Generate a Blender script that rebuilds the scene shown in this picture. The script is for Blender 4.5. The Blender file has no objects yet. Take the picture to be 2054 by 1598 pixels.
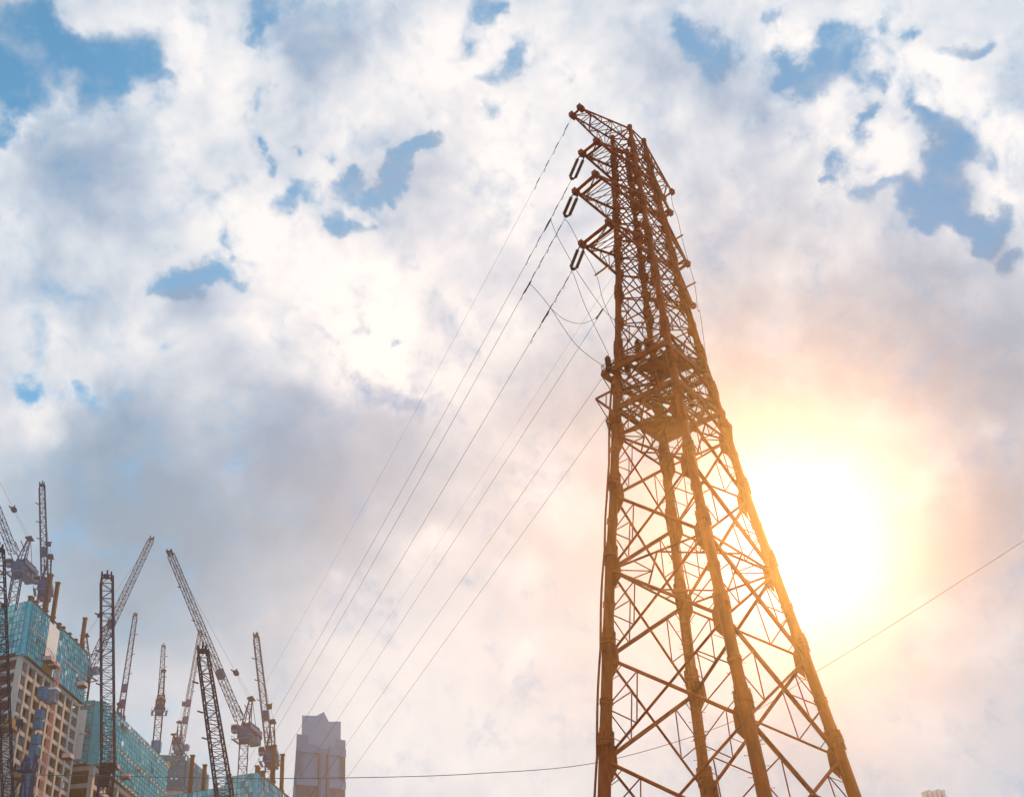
import bpy, math, random
from mathutils import Vector as V
random.seed(7)
PI = math.pi
R = math.radians
scn = bpy.context.scene
COL = scn.collection

# ---------------------------------------------------------------- camera
FPX, PITCH, ROLL = 2400.0, 0.5821627844, -0.0859466487      # focal length in photo pixels, radians
EYE = V((0, 0, 1.6))
_c, _s = math.cos(ROLL), math.sin(ROLL)
FWD = V((0, math.cos(PITCH), math.sin(PITCH)))
_U0 = V((0, -math.sin(PITCH), math.cos(PITCH)))
RGT = _c * V((1, 0, 0)) + _s * _U0
UPV = -_s * V((1, 0, 0)) + _c * _U0
cam = bpy.data.objects.new('camera', bpy.data.cameras.new('camera'))
COL.objects.link(cam)
from mathutils import Matrix
M4 = Matrix((RGT, UPV, -FWD)).transposed().to_4x4()
M4.translation = EYE
cam.matrix_world = M4
cam.data.sensor_width = 36
cam.data.lens = 36 * FPX / 2054
cam.data.clip_start = 0.1
cam.data.clip_end = 20000
scn.camera = cam


def ray(x, y):
    return (FWD * FPX + RGT * (x - 1027) - UPV * (y - 799)).normalized()


def atd(x, y, h):            # at horizontal distance h
    d = ray(x, y)
    return EYE + d * (h / math.hypot(d.x, d.y))


def atz(x, y, z):            # at height z
    d = ray(x, y)
    return EYE + d * ((z - EYE.z) / d.z)


def atplane(x, y, p0, az):   # in the vertical plane through p0 running along azimuth az
    n = V((math.cos(az), -math.sin(az), 0))
    d = ray(x, y)
    return EYE + d * ((p0 - EYE).dot(n) / d.dot(n))


def proj(P):
    q = P - EYE
    w = q.dot(FWD)
    return 1027 + FPX * q.dot(RGT) / w, 799 - FPX * q.dot(UPV) / w


def zpix(P, y):              # height above P's plan position that projects to pixel row y
    lo, hi = -20.0, 900.0
    for _ in range(60):
        m = (lo + hi) / 2
        if proj(V((P.x, P.y, m)))[1] > y:
            lo = m
        else:
            hi = m
    return (lo + hi) / 2


# ---------------------------------------------------------------- light, exposure
SUN_DIR = ray(1598, 1088)
SUN_EL = math.asin(SUN_DIR.z)
SUN_AZ = math.atan2(SUN_DIR.x, SUN_DIR.y)
sl = bpy.data.lights.new('sun', 'SUN')
sl.energy = 5.0
sl.angle = R(0.6)
sl.color = (1.0, 0.49, 0.12)
so = bpy.data.objects.new('sun', sl)
so.rotation_euler = (-SUN_DIR).to_track_quat('-Z', 'Y').to_euler()
so.location = (0, 0, 60)
COL.objects.link(so)
scn.view_settings.view_transform = 'Standard'
scn.view_settings.look = 'None'
scn.view_settings.exposure = 0.40
scn.view_settings.gamma = 1.0
scn.view_settings.use_curve_mapping = False
scn.cycles.max_bounces = 6
scn.cycles.diffuse_bounces = 2
scn.cycles.glossy_bounces = 2
scn.cycles.transmission_bounces = 3
scn.cycles.transparent_max_bounces = 8
scn.cycles.volume_bounces = 0

# ---------------------------------------------------------------- sky
world = bpy.data.worlds.new("World")
scn.world = world
world.use_nodes = True
NT = world.node_tree
NT.nodes.clear()


def nd(t, **kw):
    n = NT.nodes.new(t)
    for k, v in kw.items():
        setattr(n, k, v)
    return n


def sock(s, v):
    if hasattr(v, 'is_linked') or isinstance(v, bpy.types.NodeSocket):
        NT.links.new(v, s)
    else:
        s.default_value = v


def M(op, a, b=None, c=None, clamp=False):
    n = nd('ShaderNodeMath', operation=op, use_clamp=clamp)
    for i, v in enumerate((a, b, c)):
        if v is not None:
            sock(n.inputs[i], v)
    return n.outputs[0]


def VM(op, a, b=None, scale=None):
    n = nd('ShaderNodeVectorMath', operation=op)
    sock(n.inputs[0], a)
    if b is not None:
        sock(n.inputs[1], b)
    if scale is not None:
        sock(n.inputs['Scale'], scale)
    return n.outputs['Value'] if op in ('DOT_PRODUCT', 'LENGTH') else n.outputs['Vector']


def MIXC(f, a, b):
    n = nd('ShaderNodeMix', data_type='RGBA', blend_type='MIX', clamp_factor=True)
    sock(n.inputs[0], f)
    for s_, v in ((n.inputs[6], a), (n.inputs[7], b)):
        if isinstance(v, tuple):
            v = v + (1.0,)
        sock(s_, v)
    return n.outputs[2]


def SS(x, lo, hi):
    n = nd('ShaderNodeMapRange', interpolation_type='SMOOTHSTEP')
    sock(n.inputs['Value'], x)
    n.inputs['From Min'].default_value = lo
    n.inputs['From Max'].default_value = hi
    n.inputs['To Min'].default_value = 0
    n.inputs['To Max'].default_value = 1
    return n.outputs['Result']


def NOISE(vec, scale, detail, rough, lac=2.0, dist=0.0, color=False):
    n = nd('ShaderNodeTexNoise', noise_dimensions='3D')
    sock(n.inputs['Vector'], vec)
    n.inputs['Scale'].default_value = scale
    n.inputs['Detail'].default_value = detail
    n.inputs['Roughness'].default_value = rough
    n.inputs['Lacunarity'].default_value = lac
    n.inputs['Distortion'].default_value = dist
    return n.outputs['Color' if color else 'Fac']


DIR = VM('NORMALIZE', nd('ShaderNodeTexCoord').outputs['Generated'])
# ragged warp of the direction so that the cloud masses get torn outlines
w1 = VM('SUBTRACT', NOISE(DIR, 6.0, 3, 0.6, color=True), (0.5, 0.5, 0.5))
w2 = VM('SUBTRACT', NOISE(DIR, 22.0, 6, 0.57, color=True), (0.5, 0.5, 0.5))
WD = VM('NORMALIZE', VM('ADD', DIR, VM('ADD', VM('SCALE', w1, scale=0.07), VM('SCALE', w2, scale=0.066))))
WL = VM('NORMALIZE', VM('ADD', DIR, VM('ADD', VM('SCALE', w1, scale=0.10), VM('SCALE', w2, scale=0.05))))


def blobs(vec, lst):
    acc = 0.0
    for (x, y, r_, w_) in lst:
        rr = r_ / 2750.0
        dt = VM('DOT_PRODUCT', vec, tuple(ray(x, y)))
        e = M('EXPONENT', M('MULTIPLY_ADD', dt, 2 / rr ** 2, -2 / rr ** 2))
        acc = M('MULTIPLY_ADD', e, w_, acc)
    return acc


# breaks in the cloud where blue shows (photo pixel, radius, weight)
HOLES = [(10, 60, 75, 1), (25, 150, 70, 1), (15, 230, 60, .8), (100, 90, 45, .8), (150, 125, 45, .8), (195, 95, 45, .8), (215, 155, 55, .9), (280, 120, 50, 1),
         (335, 115, 38, .9), (345, 160, 35, .7), (170, 190, 50, .6), (250, 205, 35, .5), (60, 40, 40, .7),
         (560, 25, 38, .6), (540, 75, 30, .6), (530, 110, 22, .5), (700, 5, 60, .45), (545, 185, 22, .5), (540, 215, 16, .4),
         (955, 5, 32, .9), (985, 40, 26, .8), (1010, 15, 26, .8), (945, 95, 22, .6), (1035, 120, 34, .9), (1000, 150, 28, .8), (970, 165, 22, .6), (1010, 215, 24, .6),
         (865, 275, 30, 1), (845, 300, 26, 1), (880, 260, 22, .7), (828, 345, 28, 1), (825, 375, 20, .8), (735, 335, 20, .8), (705, 360, 32, .9), (760, 370, 26, .8), (790, 375, 24, .7),
         (690, 425, 28, 1), (720, 435, 24, .9), (760, 425, 20, .7), (590, 370, 32, .9), (560, 400, 28, .8), (640, 365, 26, .7), (510, 290, 18, .8), (515, 330, 18, .9), (580, 275, 16, .6), (680, 295, 18, .6),
         (440, 345, 22, .5), (475, 460, 18, .6), (485, 490, 16, .6),
         (430, 525, 36, .9), (390, 545, 36, .9), (345, 570, 36, .9), (315, 590, 28, .7), (475, 540, 26, .8), (505, 560, 18, .6), (560, 610, 14, .4),
         (725, 625, 22, .6), (800, 665, 24, .7), (330, 715, 24, .5), (640, 650, 18, .4),
         (10, 310, 26, .8), (15, 790, 32, .7), (45, 800, 30, .6), (150, 770, 26, .7), (165, 810, 28, .6), (110, 820, 28, .5),
         (730, 770, 40, .5), (790, 785, 45, .6), (850, 770, 55, .6), (480, 915, 22, .5),
         (1400, 80, 55, .75), (1450, 110, 40, .6), (1380, 50, 30, .5), (1560, 35, 26, .7), (1570, 130, 32, .8), (1620, 140, 40, 1), (1670, 100, 42, 1), (1690, 50, 40, 1), (1720, 70, 40, 1), (1745, 115, 40, .9), (1660, 30, 30, .8), (1800, 40, 26, .8), (1860, 40, 22, .8),
         (1920, 85, 22, .8), (1960, 105, 26, .7), (1985, 100, 22, .6), (1780, 160, 26, .7), (1720, 230, 22, .8), (1705, 265, 22, .8), (1740, 205, 26, .7), (1665, 325, 22, .8), (1690, 300, 20, .6), (1640, 335, 20, .7),
         (1860, 240, 28, .9), (1905, 250, 28, .9), (1890, 290, 32, .9), (1930, 300, 30, .8), (1885, 335, 34, 1), (1850, 370, 40, 1), (1800, 400, 40, .9), (1740, 390, 36, .8), (1700, 375, 30, .7), (1900, 410, 40, .9), (1925, 440, 34, .9), (1850, 425, 34, .8), (1975, 330, 28, .6), (2000, 460, 34, .9), (2045, 510, 26, .8), (1960, 455, 30, .8), (1610, 235, 26, .4), (1540, 200, 30, .4)]
LIGHTS = [(250, 40, 110, .30), (400, 90, 90, .25), (480, 220, 90, .25), (750, 230, 110, .45), (880, 120, 80, .4), (620, 300, 60, .4), (1000, 80, 50, .3), (560, 450, 90, .3), (420, 470, 80, .25),
          (640, 520, 120, .35), (760, 560, 140, .45), (700, 690, 80, .5), (800, 720, 60, .5), (850, 630, 100, .35), (540, 650, 60, .35), (460, 660, 60, .25), (290, 690, 60, .2), (40, 680, 60, .25), (30, 860, 60, .5), (480, 950, 45, .4),
          (30, 275, 40, .4), (95, 190, 35, .35), (1120, 120, 90, .3), (1030, 330, 90, .3), (1450, 20, 60, .3), (1600, 60, 26, .5), (1570, 80, 26, .3), (1650, 190, 45, .4), (1760, 60, 18, .2), (1770, 300, 60, .55), (1720, 340, 40, .4), (1940, 180, 80, .5), (2010, 280, 60, .5), (1850, 130, 60, .4), (1990, 400, 40, .5),
          (1900, 470, 50, .35), (1620, 440, 100, .25), (1550, 640, 60, .2), (1990, 600, 50, .25), (1200, 560, 120, .25), (1000, 660, 120, .3), (1110, 1000, 110, .4), (1850, 985, 36, .35), (1900, 955, 30, .25), (1990, 880, 40, .3), (2010, 1290, 50, .22), (1920, 1260, 40, .2), (1750, 830, 50, .25),
          (860, 1105, 40, .35), (1035, 1170, 40, .25), (1050, 1320, 45, .25), (720, 1160, 30, .2), (780, 1500, 60, .12), (1000, 1450, 250, .22), (1300, 1400, 230, .28), (1820, 1450, 200, .25), (800, 1330, 150, .12),
          (170, 330, 130, -.48), (230, 420, 110, -.30), (90, 400, 80, -.3), (700, 70, 110, -.34), (650, 130, 60, -.25), (60, 560, 90, -.28), (150, 590, 90, -.2), (410, 630, 70, -.3), (450, 720, 60, -.25), (920, 330, 60, -.22),
          (150, 860, 90, -.2), (230, 880, 110, -.35), (560, 860, 150, -.5), (350, 1010, 180, -.62), (600, 990, 150, -.55), (800, 860, 130, -.4), (750, 1000, 130, -.35), (120, 1000, 150, -.45), (150, 1160, 190, -.38), (430, 1160, 160, -.34), (560, 1300, 150, -.12), (700, 1150, 120, -.25),
          (1400, 150, 90, -.2), (1500, 280, 100, -.15), (1330, 330, 90, -.12), (1780, 480, 80, -.15), (1850, 600, 110, -.25), (1960, 720, 110, -.35), (1700, 620, 110, -.18), (1980, 1010, 90, -.35), (1930, 1120, 90, -.25), (2030, 800, 70, -.2), (1100, 470, 70, -.12), (1050, 740, 60, -.15)]
hole = M('MINIMUM', blobs(WD, HOLES), 1.15)
lumf = blobs(WL, LIGHTS)
n1 = NOISE(DIR, 7.0, 5, 0.50, dist=0.2)
n1s = NOISE(VM('ADD', DIR, tuple(SUN_DIR * 0.016)), 7.0, 5, 0.50, dist=0.2)
n2 = NOISE(DIR, 24.0, 8, 0.56, dist=0.45)
n3 = NOISE(DIR, 62.0, 7, 0.6, dist=0.5)
# calmer, smoother cloud low in the sky, more broken up higher
sepd = nd('ShaderNodeSeparateXYZ')
sock(sepd.inputs[0], DIR)
amp = M('MULTIPLY_ADD', SS(sepd.outputs['Z'], 0.40, 0.66), 0.70, 0.30)
# blue breaks: torn by the fine noise, with thin wisps left inside and pale veils round them
brk = SS(M('MULTIPLY_ADD', hole, 1.0, M('MULTIPLY_ADD', n2, 2.5, M('MULTIPLY_ADD', n3, 1.1, -1.77))), -0.05, 1.35)
veil = M('MULTIPLY', SS(hole, 0.02, 0.75), SS(n1, 0.72, 0.34))
rim = M('MULTIPLY', SS(hole, 0.06, 0.40), M('SUBTRACT', 1.0, SS(hole, 0.45, 0.95)))
relief = M('SUBTRACT', n1, n1s)
det = M('MULTIPLY_ADD', relief, 2.4, M('MULTIPLY_ADD', n1, 0.8, -0.40))
det = M('ADD', det, M('MULTIPLY_ADD', n2, 0.26, -0.13))
lum = M('ADD', M('MULTIPLY_ADD', lumf, 0.80, 0.67), M('MULTIPLY', det, amp))
lum = M('ADD', lum, M('MULTIPLY', rim, M('MULTIPLY_ADD', n2, 1.4, -0.52)))
lum = M('MULTIPLY_ADD', veil, -0.62, lum, clamp=True)
sdot = VM('DOT_PRODUCT', DIR, tuple(SUN_DIR))
sang = M('ARCCOSINE', M('MINIMUM', sdot, 0.999999))
warm = M('SUBTRACT', 1.0, SS(sang, R(5), R(21)))


def ramp(stops, f):
    n = nd('ShaderNodeValToRGB')
    cr = n.color_ramp
    while len(cr.elements) < len(stops):
        cr.elements.new(.5)
    for e, (p, c) in zip(cr.elements, stops):
        e.position = p
        e.color = c + (1,)
    sock(n.inputs['Fac'], f)
    return n.outputs['Color']


cool = ramp([(0, (.20, .37, .58)), (.3, (.38, .50, .66)), (.62, (.64, .72, .82)), (1, (.98, .97, .97))], lum)
low = ramp([(0, (.24, .37, .50)), (.35, (.37, .50, .63)), (.65, (.61, .685, .775)), (1, (.93, .93, .93))], lum)
cool = MIXC(SS(sepd.outputs['Z'], 0.44, 0.62), low, cool)
near = ramp([(0, (.16, .24, .36)), (.6, (.27, .385, .51)), (1, (.44, .57, .70))], lum)
cloudc = MIXC(warm, cool, near)
sky = nd('ShaderNodeTexSky', sky_type='NISHITA', sun_disc=False)
sky.sun_elevation = SUN_EL
sky.sun_rotation = SUN_AZ
sky.altitude = 0
sky.air_density = 1.0
sky.dust_density = 0.6
sky.ozone_density = 2.0
skyc = VM('MULTIPLY', sky.outputs['Color'], (.055, .158, .172))
skyc = MIXC(SS(sang, R(18), R(42)), (.14, .36, .62), skyc)
glow = M('EXPONENT', M('MULTIPLY', M('POWER', M('DIVIDE', sang, R(3.7)), 2.0), -1.0))
total = VM('ADD', MIXC(brk, cloudc, skyc), VM('SCALE', (.75, .80, .80), scale=glow))
bg = nd('ShaderNodeBackground')
bg.inputs['Strength'].default_value = 0.1
NT.links.new(VM('SCALE', total, scale=7.5), bg.inputs['Color'])
wo = nd('ShaderNodeOutputWorld')
NT.links.new(bg.outputs[0], wo.inputs['Surface'])


# ---------------------------------------------------------------- materials
def mat(name, col, rough=0.6, metal=0.0, var=0.25, scale=3.0, col2=None, streak=False, bump=0.0, spec=0.0):
    m = bpy.data.materials.new(name)
    m.use_nodes = True
    nt = m.node_tree
    b = nt.nodes['Principled BSDF']
    b.inputs['Roughness'].default_value = rough
    b.inputs['Metallic'].default_value = metal
    b.inputs['Specular IOR Level'].default_value = spec
    tc = nt.nodes.new('ShaderNodeTexCoord')
    mp = nt.nodes.new('ShaderNodeMapping')
    if streak:
        mp.inputs['Scale'].default_value = (1, 1, 0.12)
    nt.links.new(tc.outputs['Object'], mp.inputs['Vector'])
    nz = nt.nodes.new('ShaderNodeTexNoise')
    nz.inputs['Scale'].default_value = scale
    nz.inputs['Detail'].default_value = 6
    nz.inputs['Roughness'].default_value = 0.65
    nt.links.new(mp.outputs[0], nz.inputs['Vector'])
    rp = nt.nodes.new('ShaderNodeValToRGB')
    rp.color_ramp.elements[0].position = 0.32
    rp.color_ramp.elements[1].position = 0.68
    c2 = col2 or tuple(c * (1 - var) for c in col)
    rp.color_ramp.elements[0].color = tuple(c2) + (1,)
    rp.color_ramp.elements[1].color = tuple(col) + (1,)
    nt.links.new(nz.outputs['Fac'], rp.inputs['Fac'])
    nt.links.new(rp.outputs['Color'], b.inputs['Base Color'])
    if bump:
        bp = nt.nodes.new('ShaderNodeBump')
        bp.inputs['Strength'].default_value = bump
        bp.inputs['Distance'].default_value = 0.02
        nt.links.new(nz.outputs['Fac'], bp.inputs['Height'])
        nt.links.new(bp.outputs[0], b.inputs['Normal'])
    return m


def netmat(name, col, col2, scale=1.2, trans=0.3):
    """woven safety mesh: mottled cloth that lets some light through"""
    m = mat(name, col, 0.75, 0, scale=scale, col2=col2, streak=False)
    nt = m.node_tree
    b = nt.nodes['Principled BSDF']
    tr = nt.nodes.new('ShaderNodeBsdfTranslucent')
    src = b.inputs['Base Color'].links[0].from_socket
    nt.links.new(src, tr.inputs['Color'])
    mx = nt.nodes.new('ShaderNodeMixShader')
    mx.inputs[0].default_value = trans
    out = nt.nodes['Material Output']
    nt.links.new(b.outputs[0], mx.inputs[1])
    nt.links.new(tr.outputs[0], mx.inputs[2])
    nt.links.new(mx.outputs[0], out.inputs['Surface'])
    return m


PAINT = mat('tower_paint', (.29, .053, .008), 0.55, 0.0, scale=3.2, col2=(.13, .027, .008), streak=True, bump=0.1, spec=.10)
PAINT2 = mat('brace_paint', (.26, .045, .007), 0.6, 0.0, scale=3.0, col2=(.14, .026, .010), spec=.08)
PORC = mat('insulator_brown_glaze', (.10, .028, .016), 0.5, 0.0, scale=6, spec=.02)
STEELD = mat('dark_wire', (.03, .024, .024), 0.7, 0.0, scale=8)
GALV = mat('galvanised_wire', (.20, .19, .19), 0.7, 0.0, scale=8)
NAVY = mat('navy_crane_paint', (.004, .035, .15), 0.7, 0.0, scale=1.5, col2=(.014, .018, .05))
BLUE = mat('blue_crane_paint', (.008, .085, .25), 0.6, 0.0, scale=1.0, col2=(.02, .06, .15))
BLACKM = mat('dark_lattice_steel', (.008, .014, .06), 0.7, 0.0, scale=1.5)
GREYM = mat('grey_machine_panel', (.17, .25, .36), 0.6, 0.0, scale=1.2, col2=(.09, .14, .23))
WHITEP = mat('white_panel', (.72, .72, .72), 0.6, 0.0, scale=.8, col2=(.60, .60, .62))
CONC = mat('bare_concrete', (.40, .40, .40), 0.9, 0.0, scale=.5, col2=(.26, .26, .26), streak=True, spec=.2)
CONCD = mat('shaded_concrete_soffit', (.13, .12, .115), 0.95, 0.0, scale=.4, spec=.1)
DARKIN = mat('shade_dark_interior', (.035, .032, .034), 0.95, 0.0, scale=.4, spec=.1)  # near black: shade inside the bays and openings is put into the colour
NET1 = netmat('teal_safety_mesh', (.07, .60, .76), (.025, .38, .54), 1.1)
NET1B = netmat('pale_teal_safety_mesh', (.30, .74, .84), (.10, .54, .66), .9)
NET1D = netmat('soiled_teal_safety_mesh', (.05, .40, .50), (.03, .24, .33), 1.3)
NET2 = netmat('green_teal_safety_mesh', (.025, .50, .62), (.015, .35, .46), .7)
NET3 = netmat('dusty_blue_mesh', (.05, .25, .44), (.03, .16, .31), .25)
FRAME = mat('screen_frame_steel', (.02, .19, .27), 0.6, 0.0, scale=2)
RUST = mat('rust_primer_steel', (.19, .075, .028), 0.7, 0.0, scale=1.2, col2=(.10, .045, .022))
RUSTD = mat('dark_primer_steel', (.09, .05, .05), 0.7, 0.0, scale=1.2)
RED = mat('red_guard_panel', (.40, .07, .06), 0.6, 0.0, scale=1.5, col2=(.22, .04, .04))
REDW = mat('red_white_guard', (.62, .45, .42), 0.6, 0.0, scale=5, col2=(.42, .12, .10))
PINK = mat('faded_red_strip', (.55, .38, .42), 0.7, 0.0, scale=5, col2=(.45, .22, .27))
BLUEB = mat('blue_cage_sheet', (.03, .22, .42), 0.6, 0.0, scale=2, col2=(.02, .13, .28))
GREEN = netmat('green_debris_mesh', (.05, .24, .13), (.02, .10, .06), 1.0)
YEL = mat('yellow_paint', (.60, .36, .03), 0.5, 0.0, scale=2)
WOOD = mat('plywood_formwork', (.34, .20, .10), 0.8, 0.0, scale=1)
GLASSF = mat('tower_facade', (.115, .225, .37), 0.5, 0.0, scale=.05, col2=(.095, .19, .315))
GLASSC = mat('crown_facade', (.16, .285, .44), 0.5, 0.0, scale=.05, col2=(.14, .25, .39))
MULL = mat('facade_fin', (.10, .14, .21), 0.5)
GROUND = mat('dusty_earth', (.22, .19, .15), 0.95, 0.0, scale=.2, col2=(.14, .125, .10))


def facade_lines(m, cell):
    """fine floor lines in the curtain wall"""
    nt = m.node_tree
    b = nt.nodes['Principled BSDF']
    src = b.inputs['Base Color'].links[0].from_socket
    tc = nt.nodes.new('ShaderNodeTexCoord')
    wv = nt.nodes.new('ShaderNodeTexWave')
    wv.wave_type = 'BANDS'
    wv.bands_direction = 'Z'
    wv.inputs['Scale'].default_value = cell
    nt.links.new(tc.outputs['Object'], wv.inputs['Vector'])
    mx = nt.nodes.new('ShaderNodeMix')
    mx.data_type = 'RGBA'
    mx.blend_type = 'MULTIPLY'
    mx.inputs[0].default_value = 0.16
    nt.links.new(src, mx.inputs[6])
    nt.links.new(wv.outputs['Color'], mx.inputs[7])
    nt.links.new(mx.outputs[2], b.inputs['Base Color'])


facade_lines(GLASSF, 0.9)
facade_lines(GLASSC, 0.9)


# ---------------------------------------------------------------- mesh helpers
class MB:
    def __init__(self):
        self.v, self.f, self.s, self.mi = [], [], [], []

    def _add(self, vs, fs, smooth=False, mi=0):
        o = len(self.v)
        self.v += [tuple(p) for p in vs]
        for q in fs:
            self.f.append(tuple(i + o for i in q))
            self.s.append(smooth)
            self.mi.append(mi)

    def tube(self, a, b, r0, r1=None, n=6, caps=True, mi=0):
        a, b = V(a), V(b)
        r1 = r0 if r1 is None else r1
        d = b - a
        if d.length < 1e-6:
            return self
        d.normalize()
        u = d.cross(V((0, 0, 1)) if abs(d.z) < .9 else V((1, 0, 0))).normalized()
        w = d.cross(u)
        vs = []
        for p, r_ in ((a, r0), (b, r1)):
            for i in range(n):
                t = 2 * PI * (i + .5) / n
                vs.append(p + (u * math.cos(t) + w * math.sin(t)) * r_)
        fs = [(i, (i + 1) % n, n + (i + 1) % n, n + i) for i in range(n)]
        self._add(vs, fs, n > 4, mi)
        if caps:
            self._add(vs, [tuple(range(n))[::-1], tuple(range(n, 2 * n))], False, mi)
        return self

    def path(self, pts, r, n=5, mi=0):
        """one continuous swept tube through the points"""
        pts = [V(p) for p in pts]
        rings = []
        for i, p in enumerate(pts):
            d = (pts[min(i + 1, len(pts) - 1)] - pts[max(i - 1, 0)]).normalized()
            u = d.cross(V((0, 0, 1)) if abs(d.z) < .95 else V((1, 0, 0))).normalized()
            w = d.cross(u)
            rings += [p + (u * math.cos(2 * PI * k / n) + w * math.sin(2 * PI * k / n)) * r for k in range(n)]
        fs = []
        for i in range(len(pts) - 1):
            for k in range(n):
                fs.append((i * n + k, i * n + (k + 1) % n, (i + 1) * n + (k + 1) % n, (i + 1) * n + k))
        self._add(rings, fs, True, mi)
        return self

    def box(self, c, ax, ay, az, mi=0):
        """box from centre and three half-axis vectors"""
        c, ax, ay, az = V(c), V(ax), V(ay), V(az)
        vs = [c + ax * i + ay * j + az * k for k in (-1, 1) for j in (-1, 1) for i in (-1, 1)]
        fs = [(0, 2, 3, 1), (4, 5, 7, 6), (0, 1, 5, 4), (2, 6, 7, 3), (0, 4, 6, 2), (1, 3, 7, 5)]
        self._add(vs, fs, False, mi)
        return self

    def beam(self, a, b, w, h, up=V((0, 0, 1)), mi=0):
        a, b = V(a), V(b)
        d = b - a
        L = d.length
        d.normalize()
        s_ = d.cross(up)
        if s_.length < 1e-4:
            s_ = d.cross(V((1, 0, 0)))
        s_.normalize()
        t = s_.cross(d)
        return self.box((a + b) / 2, d * L / 2, s_ * w / 2, t * h / 2, mi)

    def quad(self, a, b, c, d, mi=0):
        self._add([a, b, c, d], [(0, 1, 2, 3)], False, mi)
        return self

    def slab(self, pts, off, mi=0):
        """polygon pushed along off: a solid plate"""
        off = V(off)
        n = len(pts)
        vs = [V(p) for p in pts] + [V(p) + off for p in pts]
        fs = [tuple(range(n))[::-1], tuple(range(n, 2 * n))] + [(i, (i + 1) % n, n + (i + 1) % n, n + i) for i in range(n)]
        self._add(vs, fs, False, mi)
        return self

    def disc_stack(self, a, b, n, r, rc, seg=10):
        # ribbed insulator: thin sheds on a slim core
        a, b = V(a), V(b)
        self.tube(a, b, rc, n=6)
        d = (b - a) / n
        for i in range(n):
            p = a + d * (i + .2)
            self.tube(p, p + d * .16, r, r * .85, seg)
            self.tube(p + d * .16, p + d * .3, r * .6, rc, seg, caps=False)
        return self

    def lattice(self, P0, P1, w0, w1, side, seg, rc, rb, n=5, taper_end=0.0):
        P0, P1 = V(P0), V(P1)
        d = (P1 - P0).normalized()
        side = V(side)
        sx = (side - d * side.dot(d)).normalized()
        sy = d.cross(sx)

        def node(t, i):
            w = w0 + (w1 - w0) * t
            if taper_end and t > 1 - taper_end:
                w *= 1 - .6 * (t - 1 + taper_end) / taper_end
            return P0 + (P1 - P0) * t + (sx * (1 if i in (0, 3) else -1) + sy * (1 if i in (0, 1) else -1)) * w / 2
        for i in range(4):
            for k in range(seg):
                self.tube(node(k / seg, i), node((k + 1) / seg, i), rc, n=n, caps=(k in (0, seg - 1)))
        for k in range(seg):
            t0, t1 = k / seg, (k + 1) / seg
            for i in range(4):
                j = (i + 1) % 4
                self.tube(node(t0, i), node(t0, j), rb, n=4, caps=False)
                if (k + i) % 2:
                    self.tube(node(t0, i), node(t1, j), rb, n=4, caps=False)
                else:
                    self.tube(node(t0, j), node(t1, i), rb, n=4, caps=False)
        for i in range(4):
            self.tube(node(1, i), node(1, (i + 1) % 4), rb * 1.4, n=4)
        return self

    def build(self, name, mats, parent=None, **props):
        me = bpy.data.meshes.new(name)
        org = V(parent_org(parent)) if parent else V((0, 0, 0))
        me.from_pydata([tuple(V(p) - org) for p in self.v], [], self.f)
        for p, s_, mi in zip(me.polygons, self.s, self.mi):
            p.use_smooth = s_
            p.material_index = mi
        for m_ in (mats if isinstance(mats, (list, tuple)) else [mats]):
            me.materials.append(m_)
        me.update()
        o = bpy.data.objects.new(name, me)
        COL.objects.link(o)
        if parent:
            o.parent = parent
        for k, v_ in props.items():
            o[k] = v_
        return o


def parent_org(p):
    q = V((0, 0, 0))
    while p is not None:
        q = q + V(p.location)
        p = p.parent
    return q


def thing(name, loc, label, cat, group=None):
    o = bpy.data.objects.new(name, None)
    o.empty_display_size = 0.5
    o.location = loc
    o['label'] = label
    o['category'] = cat
    if group:
        o['group'] = group
    COL.objects.link(o)
    return o


def single(o, label, cat, group=None):
    o['label'] = label
    o['category'] = cat
    if group:
        o['group'] = group
    return o


# ---------------------------------------------------------------- ground
HZ0, HZ1 = -1.0, 205
HAZ = R(-17)
HA, HB = V((math.sin(HAZ), math.cos(HAZ), 0)), V((math.cos(HAZ), -math.sin(HAZ), 0))   # along and across the site
HA0, HA1, HB0, HB1 = -60, 455, -150, 50
g = MB().quad(*[HA * a + HB * b for a, b in ((HA0 + 1, HB0 + 1), (HA0 + 1, HB1 - 1), (HA1 - 1, HB1 - 1), (HA1 - 1, HB0 + 1))][::-1]).build('ground', GROUND)
g['kind'] = 'structure'

# ================================================================ TRANSMISSION TOWER
ROT = 0.63420886
UA = V((-math.sin(ROT), -math.cos(ROT), 0))     # along the cross arms, towards the viewer
VA = V((math.cos(ROT), -math.sin(ROT), 0))      # along the line, away from the wires' far end
AX = V((7.5319, 50, 0))
ECC = 0.83
H = EYE.z
S_PROF = [(-1.6, 5.72), (14.194, 3.989), (18.566, 3.507), (22.699, 3.028), (26.488, 2.55), (29.76, 2.224), (35, 1.68), (39.5, 1.30), (45, 1.0), (49.8, .72)]


def sz(z):
    for (a, sa), (b, sb) in zip(S_PROF, S_PROF[1:]):
        if z <= b:
            return sa + (sb - sa) * (z - a) / (b - a)
    return S_PROF[-1][1]


def axis(z):
    k = max(0.0, z - 25)
    return AX + VA * (.024 * k) + UA * (.006 * k) + V((0, 0, z + H))


SGN = ((1, -1), (1, 1), (-1, 1), (-1, -1))     # left, front, right, back legs


def leg(i, z):
    a, b = SGN[i]
    s_ = sz(z)
    return axis(z) + UA * (a * s_) + VA * (b * s_ * ECC)


def leg_r(z):
    return max(.11, .325 - .0043 * max(z, 0))


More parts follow.
